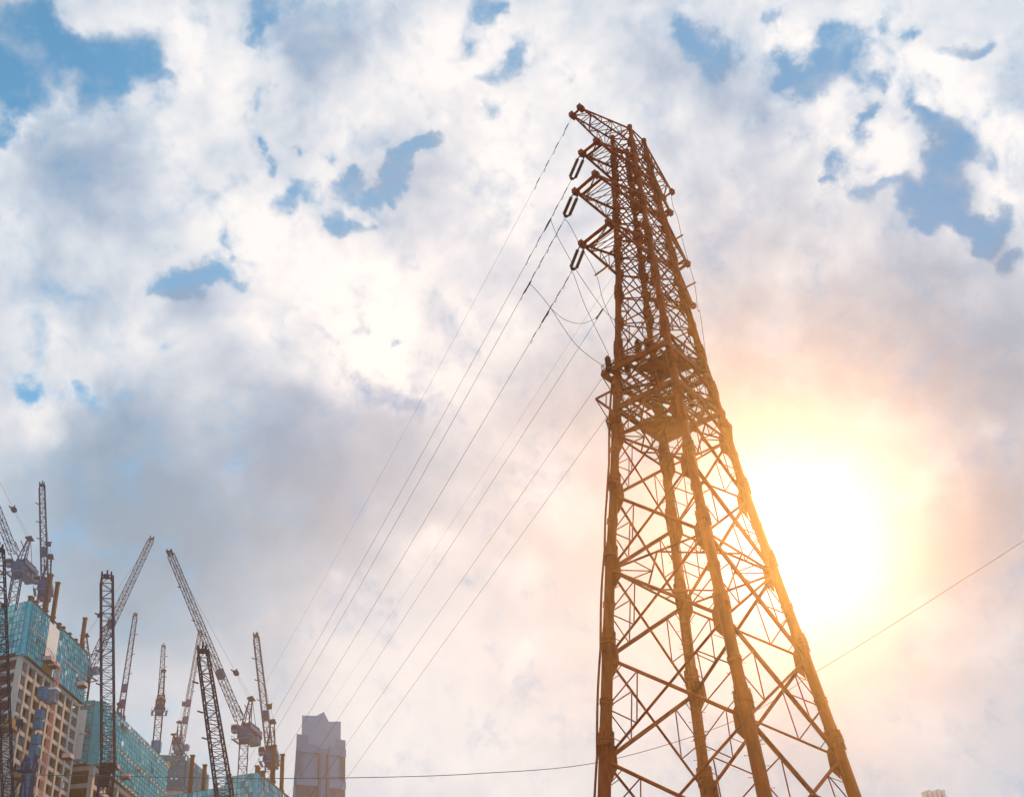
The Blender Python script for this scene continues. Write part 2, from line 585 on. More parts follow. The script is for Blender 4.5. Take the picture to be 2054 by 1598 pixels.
LV = [-1.6, 4.4, 9.55, 14.19, 18.57, 22.70, 26.49, 29.76, 32.3, 34.5, 36.4, 38.1, 39.6, 40.8, 42.0, 43.2, 44.3, 45.4, 46.4, 47.4, 48.5, 49.6]
tower = thing('transmission_tower', AX, 'tall rust red lattice transmission tower with tubular legs in front of the low sun', 'transmission tower')

for i in range(4):
    m = MB()
    zs = LV
    for a, b in zip(zs, zs[1:]):
        m.tube(leg(i, a), leg(i, b), leg_r(a), leg_r(b), 18, caps=False)
    m.tube(leg(i, 49.6), leg(i, 49.75), leg_r(49.6) * 1.25, n=14)
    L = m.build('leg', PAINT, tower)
    # bolted flange joints
    for j, z in enumerate(LV[1:-1]):
        fz = z + (.75 if z < 30 else .45)
        if j % 2 and z > 33:
            continue
        f_ = MB()
        d = (leg(i, fz + .5) - leg(i, fz)).normalized()
        rr = leg_r(fz)
        p = leg(i, fz)
        f_.tube(p - d * .16, p - d * .012, rr * 1.42, n=20)
        f_.tube(p + d * .012, p + d * .16, rr * 1.42, n=20)
        f_.tube(p - d * .7, p - d * .16, rr * 1.07, n=20)
        f_.tube(p + d * .16, p + d * .6, rr * 1.07, n=20)
        for k in range(12):                               # stiffening ribs
            t = 2 * PI * k / 12
            e = V((math.cos(t), math.sin(t), 0))
            f_.box(p + d * .28 + e * rr * 1.2, e * rr * .16, d.cross(e) * .014, d * .12)
            f_.box(p - d * .30 + e * rr * 1.2, e * rr * .17, d.cross(e) * .014, d * .14)
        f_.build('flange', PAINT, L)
        if z > 12 and z < 36:                             # plain collars mid-bay, where ladder clamps grip
            c_ = MB()
            for dz in (1.6, 1.75):
                q = leg(i, fz + dz)
                c_.tube(q, q + d * .07, leg_r(fz + dz) * 1.18, n=16)
            c_.build('clamp_collar', PAINT, L)
    sb = MB()                                             # step bolts up the leg
    out = (UA * SGN[i][0] + VA * SGN[i][1]).normalized()
    tan = V((-out.y, out.x, 0))
    z = 6.0
    k = 0
    while z < 40:
        e = tan * (1 if k % 2 else -1)
        p = leg(i, z)
        sb.tube(p + e * leg_r(z) * .9, p + e * (leg_r(z) + .17), .012, n=4)
        sb.tube(p + e * (leg_r(z) + .15), p + e * (leg_r(z) + .17), .022, n=5)
        z += .42
        k += 1
    sb.build('step_bolts', PAINT, L, kind='stuff')
    for z in LV[1:-1]:                                    # gusset plates at the nodes
        gp = MB()
        for dirn, sg in ((UA, -SGN[i][0]), (VA, -SGN[i][1])):
            p = leg(i, z)
            w = .36 if z < 30 else .22
            hgt = .85 if z < 30 else .42
            e = dirn * sg
            q = p + e * leg_r(z) * .8
            t = .03
            nrm = V((-e.y, e.x, 0)) * t
            a_ = [q + V((0, 0, -hgt)), q + e * w + V((0, 0, -hgt * .45)), q + e * w + V((0, 0, hgt * .45)), q + V((0, 0, hgt))]
            gp.slab([x - nrm for x in a_], nrm * 2)
        gp.build('gusset_plate', PAINT, L)

FACES = ((0, 1), (1, 2), (2, 3), (3, 0))
upper = MB()
cnt = 0
for k in range(len(LV) - 1):
    z0, z1 = LV[k], LV[k + 1]
    rb = .082 if z0 < 25 else (.066 if z0 < 33 else .040)
    for fi, (i, j) in enumerate(FACES):
        a0, a1, b0, b1 = leg(i, z0), leg(i, z1), leg(j, z0), leg(j, z1)
        heavy = 1.2 if fi in (3, 1) else 1.0
        if k < 9 and k > 0:
            MB().tube(a1, b0, rb * heavy, n=9).build('diagonal_brace', PAINT2, tower)
            MB().tube(a0, b1, rb * .72, n=8).build('diagonal_brace', PAINT2, tower)
        else:
            upper.tube(a1, b0, rb, n=6).tube(a0, b1, rb * .9, n=6)
        # secondary bracing in the side triangles
        u = (a0 - b0).length
        wgt = (b1 - a1).length
        X = a1 + (b0 - a1) * (wgt / (wgt + u))
        if 0 < k < 11:
            r2 = .031 if z0 < 25 else .026
            for (p0, p1) in ((a0, a1), (b0, b1)):
                sb = MB()
                m1, m2 = (p1 + X) / 2, (p0 + X) / 2
                lm = (p0 + p1) / 2
                sb.tube(m1, m2, r2, n=5).tube(m1, lm, r2, n=5).tube(m2, lm, r2, n=5)
                if z0 < 20:
                    sb.tube((m1 + p1) / 2, (lm + p1) / 2, r2 * .7, n=4).tube((m2 + p0) / 2, (lm + p0) / 2, r2 * .7, n=4)
                sb.build('secondary_bracing', PAINT2, tower)
        else:
            for (p0, p1) in ((a0, a1), (b0, b1)):
                lm = (p0 + p1) / 2
                upper.tube((p1 + X) / 2, lm, .022, n=4).tube((p0 + X) / 2, lm, .022, n=4)
        if k >= 9:
            upper.tube(a1, b1, .042, n=6)
upper.build('upper_bracing', PAINT2, tower, kind='stuff')

# horizontal diaphragms
for z in (22.70, 29.76, 31.2, 34.5):
    d_ = MB()
    c4 = [leg(i, z) for i in range(4)]
    md = [(c4[i] + c4[(i + 1) % 4]) / 2 for i in range(4)]
    for i in range(4):
        d_.tube(c4[i], c4[(i + 1) % 4], .06, n=6)
        d_.tube(md[i], md[(i + 1) % 4], .045, n=5)
        d_.tube((c4[i] + md[i]) / 2, (md[i] + md[(i + 3) % 4]) / 2, .03, n=4)
        d_.tube((c4[i] + md[(i + 3) % 4]) / 2, (md[i] + md[(i + 3) % 4]) / 2, .03, n=4)
        d_.tube(c4[i], (md[i] + md[(i + 3) % 4]) / 2, .03, n=4)
    d_.build('diaphragm', PAINT2, tower)

# cross arms: exact tip corners (v-, v+) on each side
ARMS = [('t', 48.989, 48.3, 49.5, [(1149, 232), (1165, 217)], [(1331, 397), (1348, 385)], .055),
        ('a', 46.806, 46.3, 47.3, [(1168, 308), (1198, 284)], [(1326, 441), (1345, 427)], .075),
        ('b', 43.435, 43.1, 44.2, [(1155, 385), (1195, 350)], [(1355, 546), (1379, 529)], .08),
        ('c', 40.270, 39.6, 40.9, [(1168, 490), (1222, 447)], [(1372, 623), (1390, 613)], .08)]
TIP = {}
for (nm, zt, zl, zu, left, right, rc) in ARMS:
    for side, (pv, pp) in (('l', left), ('r', right)):
        tv, tp = atz(*pv, zt + H), atz(*pp, zt + H)
        TIP[nm + side] = (tv, tp)
        iv, ip = (0, 1) if side == 'l' else (3, 2)
        ch = MB()
        lo_v, up_v, lo_p, up_p = leg(iv, zl), leg(iv, zu), leg(ip, zl), leg(ip, zu)
        for a, b in ((lo_v, tv), (up_v, tv), (lo_p, tp), (up_p, tp)):
            ch.tube(a, b, rc, rc * .85, 8)
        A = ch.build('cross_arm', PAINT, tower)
        tb = MB()
        e = (tp - tv).normalized()
        back = (((lo_v + lo_p) / 2 - (tv + tp) / 2)).normalized()
        tb.tube(tv - e * .18, tp + e * .18, rc * 1.25, n=8)
        if nm != 't':
            q0, q1 = tv + (lo_v - tv) * .12, tp + (lo_p - tp) * .12
            tb.tube(q0, q1, rc * 1.05, n=8)
        for q in (tv, tp):
            tb.box(q, e * .13, back * .20, V((0, 0, .13)))
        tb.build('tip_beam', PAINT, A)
        lt = MB()
        ns = 5 if nm == 't' else 4
        rw = .025
        for k in range(ns):
            t0, t1 = k / ns, (k + 1) / ns
            for (A0, A1, B0, B1) in ((lo_v, tv, lo_p, tp), (up_v, tv, up_p, tp), (lo_v, tv, up_v, tv), (lo_p, tp, up_p, tp)):
                p0, p1 = A0 + (A1 - A0) * t0, A0 + (A1 - A0) * t1
                q0, q1 = B0 + (B1 - B0) * t0, B0 + (B1 - B0) * t1
                if k:
                    lt.tube(p0, q0, rw, n=5)
                lt.tube(p0, q1, rw, n=5) if k % 2 else lt.tube(q0, p1, rw, n=5)
        lt.build('arm_lattice', PAINT2, A)

# jumper supporting post insulators (rods reaching out from the arms)
for base, tip, ref in (((1219, 534), (1196, 551), TIP['cl'][0]), ((1348, 484), (1367, 473), TIP['br'][0]), ((1371, 579), (1393, 568), TIP['cr'][0])):
    dist = (ref - EYE).length
    a, b = EYE + ray(*base) * dist, EYE + ray(*tip) * dist
    p_ = MB().disc_stack(a + (b - a) * .12, b, 14, .095, .05, 8)
    p_.tube(a - (b - a) * .15, a + (b - a) * .15, .05, n=6).tube(b, b + (b - a).normalized() * .1, .05, n=6)
    p_.build('post_insulator', PORC, tower)

# lightning ring and small spike on the summit
ring = MB()
rc = atz(1280, 306, 50.6 + H)
ring.path([rc + (RGT * math.cos(t) + (UPV * .85 + FWD * .2) * math.sin(t)) * .27 for t in [2 * PI * k / 28 for k in range(29)]], .02)
ring.tube(rc - V((0, 0, .3)), axis(49.7) + UA * -.4, .02, n=5)
ring.build('summit_ring', PAINT, tower)

# maintenance platforms at the waist
def deck(z, gu, gm, gp_, name, rail=1.05):
    """square platform overhanging the body by gu towards the arms, gm and gp_ along the line"""
    su, sv = sz(z) + gu, sz(z) * ECC
    c4 = [axis(z) + UA * (a * su if a > 0 else a * sz(z)) + VA * (b * (sv + (gm if b < 0 else gp_))) for a, b in SGN]
    m_ = MB()
    for i in range(4):
        m_.beam(c4[i], c4[(i + 1) % 4], .16, .26)
    for k in range(1, 8):
        t = k / 8
        m_.beam(c4[0] + (c4[1] - c4[0]) * t, c4[3] + (c4[2] - c4[3]) * t, .05, .12)
    for k in range(1, 6):
        t = k / 6
        m_.beam(c4[0] + (c4[3] - c4[0]) * t + V((0, 0, .1)), c4[1] + (c4[2] - c4[1]) * t + V((0, 0, .1)), .05, .08)
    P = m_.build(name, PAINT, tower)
    h_ = MB()
    for i in range(4):
        a, b = c4[i], c4[(i + 1) % 4]
        for hh in (rail, rail * .5):
            h_.tube(a + V((0, 0, hh)), b + V((0, 0, hh)), .022, n=5)
        for k in range(7):
            q = a + (b - a) * k / 7
            h_.tube(q, q + V((0, 0, rail)), .022, n=5)
    h_.build('guard_rail', PAINT2, P)
    return c4, P


c4, P1 = deck(33.4, .45, .6, .05, 'platform', rail=.5)
c5, P2 = deck(31.3, .02, .02, .02, 'platform')
# solid plated strip and triangular plate under the lower deck, by the back leg
sp = MB()
zz = 31.0
b0, l0, r0 = leg(3, zz), leg(0, zz), leg(2, zz)
cen = axis(zz)
sp.slab([b0, b0 + (l0 - b0) * .62, cen + UA * .35 * 0, b0 + (r0 - b0) * .62], (0, 0, .05))
sp.build('deck_plate', PAINT, P2)
sp = MB()
zz = 33.15
f0, l0, r0 = leg(1, zz), leg(0, zz), leg(2, zz)
sp.slab([l0 + (f0 - l0) * .35, f0, f0 + (r0 - f0) * .55, axis(zz)], (0, 0, .05))
sp.build('deck_plate', PAINT, P1)
# outriggers carrying the down-leads
for (apx, i, zc) in (((1195, 800), 0, 31.6), ((1216, 845), 0, 30.6), ((1453, 827), 2, 31.2), ((1467, 855), 2, 30.4), ((1206, 752), 0, 33.4)):
    q = leg(i, zc)
    A_ = EYE + ray(*apx) * (q - EYE).length
    o_ = MB()
    o_.beam(leg(i, zc + .9), A_, .09, .09).beam(leg(i, zc - .6), A_, .09, .09).tube(A_, leg(i, zc - 1.6), .03, n=5)
    o_.tube((leg(i, zc + .9) + A_) / 2, (leg(i, zc - .6) + A_) / 2, .03, n=5)
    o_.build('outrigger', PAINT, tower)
# cable sealing ends / surge arresters on the platform
ARR = []
for k, (x, y0_, y1_) in enumerate(((1222, 742, 714), (1283, 720, 682), (1259, 745, 716), (1300, 705, 678), (1412, 745, 718), (1387, 812, 785))):
    dist = (axis(33.4) - EYE).length - (1.2 if k == 0 else 0)
    a, b = EYE + ray(x, y0_) * dist, None
    b = V((a.x, a.y, zpix(a, y1_)))
    m_ = MB().tube(a, a + (b - a) * .12, .17, n=12)
    m_.disc_stack(a + (b - a) * .12, a + (b - a) * .9, 11, .15, .10, 12).tube(a + (b - a) * .9, b, .11, .06, 10)
    m_.build('cable_sealing_end', PORC, tower)
    ARR.append(b)
# down cables strapped along the outside of the left leg
for off in (.05, .22):
    pts = []
    for k in range(60):
        z = 33 - k * .58
        if z < -1.4:
            break
        out = (UA - VA).normalized()
        t = V((-out.y, out.x, 0))
        bow = .07 * abs(math.sin(k * PI / 8))
        pts.append(leg(0, z) + out * (leg_r(z) + .07 + bow * .8) + t * (off - .15))
    MB().path(pts, .04, 7).build('down_cable', PAINT2, tower)
lad = MB()                                              # climbing ladder inside the back leg
for sgn in (-.2, .2):
    lad.path([leg(3, z) + UA * .55 + VA * (.35 + sgn) for z in (0, 14, 29, 33)], .025, 5)
z = 0
while z < 33:
    p = leg(3, z) + UA * .55 + VA * .35
    lad.tube(p - VA * .2, p + VA * .2, .014, n=4)
    z += .35
lad.build('ladder', PAINT2, tower)

# ================================================================ CONDUCTORS, INSULATORS, JUMPERS
WAZ = R(-23)


def wirefit(p0, pix, n=46, ext=30):
    """smooth sagging curve through p0 in the line's vertical plane that follows the photographed course"""
    hz = V((math.sin(WAZ), math.cos(WAZ), 0))
    P = [atplane(x, y, p0, WAZ) for x, y in pix]
    ts = [(q - p0).dot(hz) for q in P]
    zs = [q.z - p0.z for q in P]
    # least squares z = a t + b t^2
    s11 = sum(t * t for t in ts); s12 = sum(t ** 3 for t in ts); s22 = sum(t ** 4 for t in ts)
    y1 = sum(t * z for t, z in zip(ts, zs)); y2 = sum(t * t * z for t, z in zip(ts, zs))
    det = s11 * s22 - s12 * s12
    a, b = (y1 * s22 - y2 * s12) / det, (s11 * y2 - s12 * y1) / det
    tm = max(ts) + ext
    return [p0 + hz * (tm * k / n) + V((0, 0, a * tm * k / n + b * (tm * k / n) ** 2)) for k in range(n + 1)]


def insulator(p0, end_pix, label):
    p1 = atplane(*end_pix, p0, WAZ)
    root = thing('insulator_string', p0, label, 'insulator', 'double insulator strings on the near arm tips')
    d = (p1 - p0).normalized()
    L = (p1 - p0).length
    sd = V((math.cos(WAZ), -math.sin(WAZ), 0)) * .16
    a, b = p0 + d * L * .2, p0 + d * L * .93
    y_ = MB().path([p0, p0 + d * L * .1], .03)
    y_.path([a + sd + d * .05, a + sd * .95 - d * .12, a + sd * .5 - d * .2, a - sd * .5 - d * .2, a - sd * .95 - d * .12, a - sd + d * .05], .035, 6)
    y_.tube(p0 + d * L * .1, a - d * .2, .03, n=5)
    y_.build('upper_yoke', STEELD, root)
    y2 = MB().slab([b + sd * 1.2, b - sd * 1.2, b - sd * .5 + d * .16, b + sd * .5 + d * .16], V((0, 0, .04)))
    y2.tube(b + d * .1, p1, .03, n=5)
    y2.build('lower_yoke', STEELD, root)
    for s_ in (1, -1):
        MB().disc_stack(a + sd * s_, b + sd * s_, 13, .10, .022, 12).build('disc_stack', PORC, root)
    return p1


def damper(pts, idxs, parent):
    """spiral vibration dampers on the first metres of a wire"""
    for i0 in idxs:
        m_ = MB()
        p, q = pts
        a = p + (q - p) * i0
        d = (q - p).normalized()
        m_.tube(a, a + d * .5, .026, n=6)
        m_.path([a + d * .55, a + d * .62 + V((0, 0, -.12)), a + d * .8 + V((0, 0, -.16)), a + d * .86 + V((0, 0, -.05))], .014, 4)
        m_.build('vibration_damper', STEELD, parent)


W_PIX = {
    'Wa': ((1149, 232), 48.989, [(1055, 410), (911, 680), (780, 922), (683, 1100), (533, 1368)]),
    'Wb': (None, 'a', [(1099, 450), (974, 680), (780, 1030), (740, 1100), (551, 1433), (500, 1521)]),
    'Wc': (None, 'b', [(1061, 571), (1000, 680), (780, 1072), (764, 1100), (553, 1465), (500, 1552)]),
    'Wd': (None, 'c', [(1094, 633), (1067, 680), (818, 1100), (783, 1160), (618, 1432), (550, 1543)]),
    'We': ((1331, 397), 48.989, [(1232, 549), (1146, 680), (871, 1100), (833, 1160), (662, 1412)]),
    'Wf': ((1326, 441), 46.806, [(1242, 565), (1169, 680), (901, 1100), (863, 1160), (575, 1598)]),
    'Wg': ((1355, 546), 43.435, [(1206, 755), (971, 1100), (929, 1160), (620, 1598)]),
    'Wh': ((1372, 623), 40.270, [(1224, 820), (984, 1160), (980, 1165), (668, 1598)]),
}
INS = {'a': ('a', (1147, 360), 'double insulator string hanging from the upper near arm just under the top earth wire arm'),
       'b': ('b', (1135, 435), 'double insulator string hanging from the middle of the three near conductor arms'),
       'c': ('c', (1149, 541), 'double insulator string hanging from the lowest near arm, above the rod insulator')}
WLAB = {'Wa': 'thin earth wire leaving the near tip of the topmost arm, highest of the wires',
        'Wb': 'dark conductor running down left from the upper double insulator string',
        'Wc': 'dark conductor running down left from the middle double insulator string',
        'Wd': 'dark conductor running down left from the lowest double insulator string',
        'We': 'very faint thin wire from the far tip of the topmost arm',
        'Wf': 'dark wire from the far tip of the second arm, crossing the skyscraper top',
        'Wg': 'dark wire reaching the tower at its waist platform, second from the right',
        'Wh': 'rightmost of the parallel wires, meeting the left leg below the waist platform'}
WSTART = {}
for k, (pix0, z0, pix) in W_PIX.items():
    if pix0 is None:
        nm, ep, lb = INS[z0]
        p0 = insulator(TIP[z0 + 'l'][0] + V((0, 0, -.1)), ep, lb)
    else:
        p0 = atz(*pix0, z0 + H)
    WSTART[k] = p0
    pts = wirefit(p0, pix)
    thick = .008 if k in ('Wa',) else (.007 if k == 'We' else .013)
    root = thing('power_line', p0, WLAB[k], 'power line', 'overhead wires running down to the left')
    MB().path(pts, thick, 6).build('conductor', STEELD if k not in ('We', 'Wa') else GALV, root)
    if k in ('Wa', 'Wb', 'Wc', 'Wd'):
        damper((pts[0], pts[8]), [.03, .09, .15, .21, .28] if k != 'Wa' else [.03, .1, .17, .24], root)
    if k in ('Wb', 'Wc', 'Wd', 'Wf'):
        sp_ = {'Wb': (1099, 450), 'Wc': (1058, 576), 'Wd': (1094, 635), 'Wf': (1202, 630)}[k]
        a = atplane(*sp_, p0, WAZ)
        d = (pts[3] - pts[2]).normalized()
        MB().tube(a - d * .5, a + d * .5, .045, n=7).build('dead_end_clamp', STEELD, root)


def smooth(P, n=6):
    out = []
    for i in range(len(P) - 1):
        p0, p1, p2, p3 = P[max(i - 1, 0)], P[i], P[i + 1], P[min(i + 2, len(P) - 1)]
        for k in range(n):
            t = k / n
            out.append(.5 * ((2 * p1) + (p2 - p0) * t + (2 * p0 - 5 * p1 + 4 * p2 - p3) * t * t + (3 * p1 - p0 - 3 * p2 + p3) * t ** 3))
    return out + [P[-1]]


JUMP = [([(1104, 440), (1118, 474), (1146, 525), (1155, 541), (1210, 620), (1242, 649)], WSTART['Wb'], leg(0, 36), 'thin jumper lead dropping from the upper conductor to the left leg'),
        ([(1132, 441), (1140, 447), (1166, 496), (1196, 551), (1210, 603), (1240, 672)], WSTART['Wc'], leg(0, 35.2), 'thin jumper lead kinked over the left rod insulator'),
        ([(1144, 545), (1151, 552), (1174, 614), (1212, 693), (1222, 714)], WSTART['Wd'], ARR[0], 'thin jumper lead ending on the brown sealing end at the left of the platform'),
        ([(1061, 571), (1069, 575), (1101, 613), (1146, 680), (1180, 713), (1217, 738)], WSTART['Wc'], leg(0, 33.6), 'long jumper lead from the middle conductor down to the left edge of the platform'),
        ([(1103, 617), (1133, 641), (1165, 649), (1189, 641), (1202, 630)], WSTART['Wd'], WSTART['Wf'], 'slack U shaped jumper lead between two conductors left of the tower'),
        ([(1346, 389), (1350, 413), (1360, 440), (1367, 474), (1382, 530), (1393, 568), (1400, 622), (1405, 632), (1422, 760), (1428, 778)], TIP['tr'][0], leg(2, 32.5), 'thin down lead along the right side of the tower over two rod insulators')]
for pix, A_, B_, lb in JUMP:
    da, db = (A_ - EYE).length, (B_ - EYE).length
    n = len(pix) - 1
    P = [EYE + ray(*q) * (da + (db - da) * i / n) for i, q in enumerate(pix)]
    o = MB().path(smooth(P), .014, 5).build('jumper_cable', STEELD)
    single(o, lb, 'cable', 'jumper leads around the tower top')

# long low cable that crosses the whole view
pl0 = V((0, 78, 0))
CAB = [(-200, 1548), (-40, 1551), (240, 1556), (470, 1560), (700, 1559), (950, 1551), (1210, 1526), (1480, 1442), (1640, 1345), (1800, 1246), (2054, 1084), (2300, 925)]
P = [atplane(x, y, pl0, R(90)) for x, y in CAB]
o = MB().path(smooth(P, 8), .024, 6).build('service_cable', GALV)
single(o, 'long grey cable crossing low over the city and rising to the right behind the tower', 'cable')

# ================================================================ CITY
def obox(m_, O, a, b, a0, a1, b0, b1, z0, z1, mi=0):
    """box in a skewed plan frame: origin O, unit plan axes a and b"""
    pts = [O + a * x + b * y for x, y in ((a0, b0), (a1, b0), (a1, b1), (a0, b1))]
    m_.slab([V((p.x, p.y, z0)) for p in pts], V((0, 0, z1 - z0)), mi)
    return m_


def plan(C, E, Lf, h):
    P = atd(*C, h)
    Q = atz(*E, P.z)
    S = atz(*Lf, P.z)
    O = V((P.x, P.y, 0))
    a = V((Q.x - P.x, Q.y - P.y, 0))
    b = V((S.x - P.x, S.y - P.y, 0))
    return O, a.normalized(), a.length, b.normalized(), b.length, P.z


def screen(parent, O, a, length, nrm, z0, z1, nu, nz, mat_net, name='safety_screen', tone=None, pale=None, a0=0.0):
    """climbing safety screen: mesh panels in a steel grid, hung outside the slab edges"""
    m_ = MB()
    fr = MB()
    rnd = random.Random(int(length * 100))
    for i in range(nu):
        for k in range(nz):
            u0, u1 = a0 + length * i / nu, a0 + length * (i + 1) / nu
            w0, w1 = z0 + (z1 - z0) * k / nz, z0 + (z1 - z0) * (k + 1) / nz
            if rnd.random() < .022:
                continue                                   # a missing or rolled-up panel
            j = nrm * rnd.uniform(-.16, .04)
            j2 = nrm * rnd.uniform(-.16, .04)
            A = O + a * (u0 + .04) + V((0, 0, w0 + .04)) + j
            B = O + a * (u1 - .04) + V((0, 0, w0 + .04)) + j2
            D = O + a * (u0 + .04) + V((0, 0, w1 - .04)) + j2
            E_ = O + a * (u1 - .04) + V((0, 0, w1 - .04)) + j
            mi = 1 if (pale and rnd.random() < pale) else (2 if rnd.random() < .16 else 0)
            m_.slab([A, B, E_, D], nrm * .04, mi)
    for i in range(nu + 1):
        p = O + a * (a0 + length * i / nu) + nrm * .09
        fr.beam(p + V((0, 0, z0)), p + V((0, 0, z1)), .10, .10)
    for k in range(nz + 1):
        z = z0 + (z1 - z0) * k / nz
        p = O + a * a0 + nrm * .10 + V((0, 0, z))
        fr.beam(p, p + a * length, .09, .11)
    S = m_.build(name, list(mat_net) + [NET1D], parent)
    fr.build('screen_frame', FRAME, S)
    return S


# ---- unfinished tower at the left edge
O1, a1, la1, b1, lb1, zt1 = plan((60, 1208), (173, 1314), (8, 1222), 300)
zb1 = zpix(O1, 1312)
n1r = V((a1.y, -a1.x, 0))                # outward normal of the right hand face
n1l = V((-b1.y, b1.x, 0))
if n1l.dot(-O1) < 0:
    n1l = -n1l
LB = 24.0
bld1 = thing('unfinished_tower_block', O1, 'unfinished concrete block at the left edge, its top wrapped in teal mesh above bare frames', 'building')
fl = [zb1 - 3.4 * i for i in range(0, 9)]
fl += [fl[-1] - 10.5]
while fl[-1] > 12:
    fl.append(fl[-1] - 7)
NC = 8
colp = [la1 * i / NC for i in range(NC + 1)]
for i, u in enumerate(colp):
    w = 1.5 if i == 0 else 1.0
    m_ = MB()
    obox(m_, O1, a1, b1, u - (0 if i == 0 else w / 2), u + w / 2 + (w / 2 if i == 0 else 0), 0.0, 1.3, 0, zb1)
    m_.build('column', CONC, bld1)
for v_ in (12.0, LB):
    m_ = MB()
    obox(m_, O1, a1, b1, 0.0, 1.2, v_ - .6, v_ + .6, 0, zb1)
    m_.build('column', CONC, bld1)
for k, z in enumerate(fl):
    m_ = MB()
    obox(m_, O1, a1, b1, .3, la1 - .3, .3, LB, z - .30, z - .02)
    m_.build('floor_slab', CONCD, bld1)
    m_ = MB()                                            # down-stand edge beams between columns
    for u0, u1 in zip(colp, colp[1:]):
        obox(m_, O1, a1, b1, u0 + (.75 * 2 if u0 == 0 else .5), u1 - .5, .12, .7, z - (.95 if k < 8 else 1.7), z + .02)
    obox(m_, O1, a1, b1, .12, .7, 1.32, LB, z - .75, z + .02)
    m_.build('edge_beam', CONC, bld1)
    if 0 < k < 9:
        m_ = MB()
        for i, (u0, u1) in enumerate(zip(colp, colp[1:])):
            for zz_, mi in ((.15, 1), (.62, 0)):
                if i >= NC - 2 and mi == 1:
                    continue
                uu0, uu1 = u0 + .75, u1 - .55
                if mi == 1:
                    obox(m_, O1, a1, b1, uu0, uu0 + (uu1 - uu0) * random.uniform(.5, 1), .5, .56, z + .05, z + .45, random.choice((1, 1, 2)))
                else:
                    obox(m_, O1, a1, b1, uu0, uu1, .5, .55, z + zz_, z + zz_ + .14, 0)
        for y in range(6):
            obox(m_, O1, a1, b1, .45, .5, 1.5 + y * 3.5, 1.5 + y * 3.5 + 3.3, z + .7, z + .95, 0)
            obox(m_, O1, a1, b1, .45, .5, 1.5 + y * 3.5, 1.5 + y * 3.5 + 2.0, z + .05, z + .4, 1)
        m_.build('safety_barrier', [RED, GREYM, BLUEB], bld1)
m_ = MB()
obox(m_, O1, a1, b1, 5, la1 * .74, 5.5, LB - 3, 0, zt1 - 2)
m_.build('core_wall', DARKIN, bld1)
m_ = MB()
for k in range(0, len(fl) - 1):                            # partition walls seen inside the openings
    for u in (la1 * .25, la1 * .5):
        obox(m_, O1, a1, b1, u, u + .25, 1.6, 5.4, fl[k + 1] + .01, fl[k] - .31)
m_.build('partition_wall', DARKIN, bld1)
rnd = random.Random(11)
for k in range(1, 9):                                      # clutter in the bays: hung sheets, stacked ply, props
    for i in range(NC):
        if rnd.random() > .34:
            continue
        u0, u1 = colp[i] + .8, colp[i + 1] - .6
        m_ = MB()
        kind_ = rnd.random()
        if kind_ < .45:
            a_ = u0 + (u1 - u0) * rnd.uniform(0, .4)
            b_ = a_ + (u1 - a_) * rnd.uniform(.4, 1)
            obox(m_, O1, a1, b1, a_, b_, .8, .84, fl[k] + rnd.uniform(.3, 1.2), fl[k] + 2.4)
            m_.build('hung_sheet', rnd.choice((BLUEB, GREEN, WHITEP, GREYM, WOOD)), bld1)
        elif kind_ < .75:
            obox(m_, O1, a1, b1, u0, u0 + (u1 - u0) * rnd.uniform(.3, .7), 1.0, 1.9, fl[k] + .01, fl[k] + rnd.uniform(.5, 1.4))
            m_.build('stacked_ply', rnd.choice((WOOD, RUST, GREYM)), bld1)
        else:
            for q_ in range(4):
                p_ = O1 + a1 * (u0 + (u1 - u0) * (q_ + .5) / 4) + b1 * 1.1
                m_.tube(V((p_.x, p_.y, fl[k])), V((p_.x, p_.y, fl[k] + 2.4)), .06, n=5)
            m_.build('steel_prop', RUST, bld1, kind='stuff')
# screens
S_r = screen(bld1, O1 + n1r * .9, a1, la1 * .27, n1r, zb1, zt1, 9, 9, [NET1, NET1B], pale=.15)
S_r2 = screen(bld1, O1 + n1r * .9, a1, la1 * .55, n1r, zb1, zt1, 18, 9, [NET1, NET1B], pale=.25, a0=la1 * .45)
m_ = MB()
q = O1 + n1r * 1.0
m_.slab([q + a1 * la1 * .275 + V((0, 0, zb1 + 3.2)), q + a1 * la1 * .445 + V((0, 0, zb1 + 1.6)), q + a1 * la1 * .445 + V((0, 0, zt1 - 1.2)), q + a1 * la1 * .275 + V((0, 0, zt1 - .9))], n1r * .1)
m_.build('blank_panel', WHITEP, bld1)
S_l = screen(bld1, O1 + n1l * .9, b1, 14.4, n1l, zb1 + .4, zt1, 12, 8, [NET1B, NET1], pale=.2)
m_ = MB()                                                   # folded corner piece and top rail
cr = O1 + n1r * .95 + n1l * .95
m_.slab([V((p.x, p.y, zb1 - .2)) for p in (cr, O1 + n1r * .9 + a1 * 1.0, O1, O1 + n1l * .9 + b1 * 1.0)], V((0, 0, zt1 - zb1 + .2)))
m_.build('screen_corner', NET1, bld1)
m_ = MB().beam(O1 + n1r * .9 + V((0, 0, zt1 + .15)), O1 + n1r * .9 + a1 * la1 + V((0, 0, zt1 + .15)), .35, .3)
m_.build('top_rail', RUSTD, bld1)
m_ = MB()
zs_ = zb1 + (zt1 - zb1) * .52
m_.beam(O1 + n1r * 1.12 + V((0, 0, zs_)), O1 + n1r * 1.12 + a1 * la1 * .27 + V((0, 0, zs_)), .05, .18)
m_.beam(O1 + n1r * 1.12 + a1 * la1 * .6 + V((0, 0, zs_ - .5)), O1 + n1r * 1.12 + a1 * la1 + V((0, 0, zs_ - .5)), .05, .18)
m_.beam(O1 + n1l * 1.12 + V((0, 0, zs_)), O1 + n1l * 1.12 + b1 * 8 + V((0, 0, zs_)), .05, .18)
m_.build('warning_strip', PINK, bld1)
m_ = MB()                                                   # underside of the screen cage
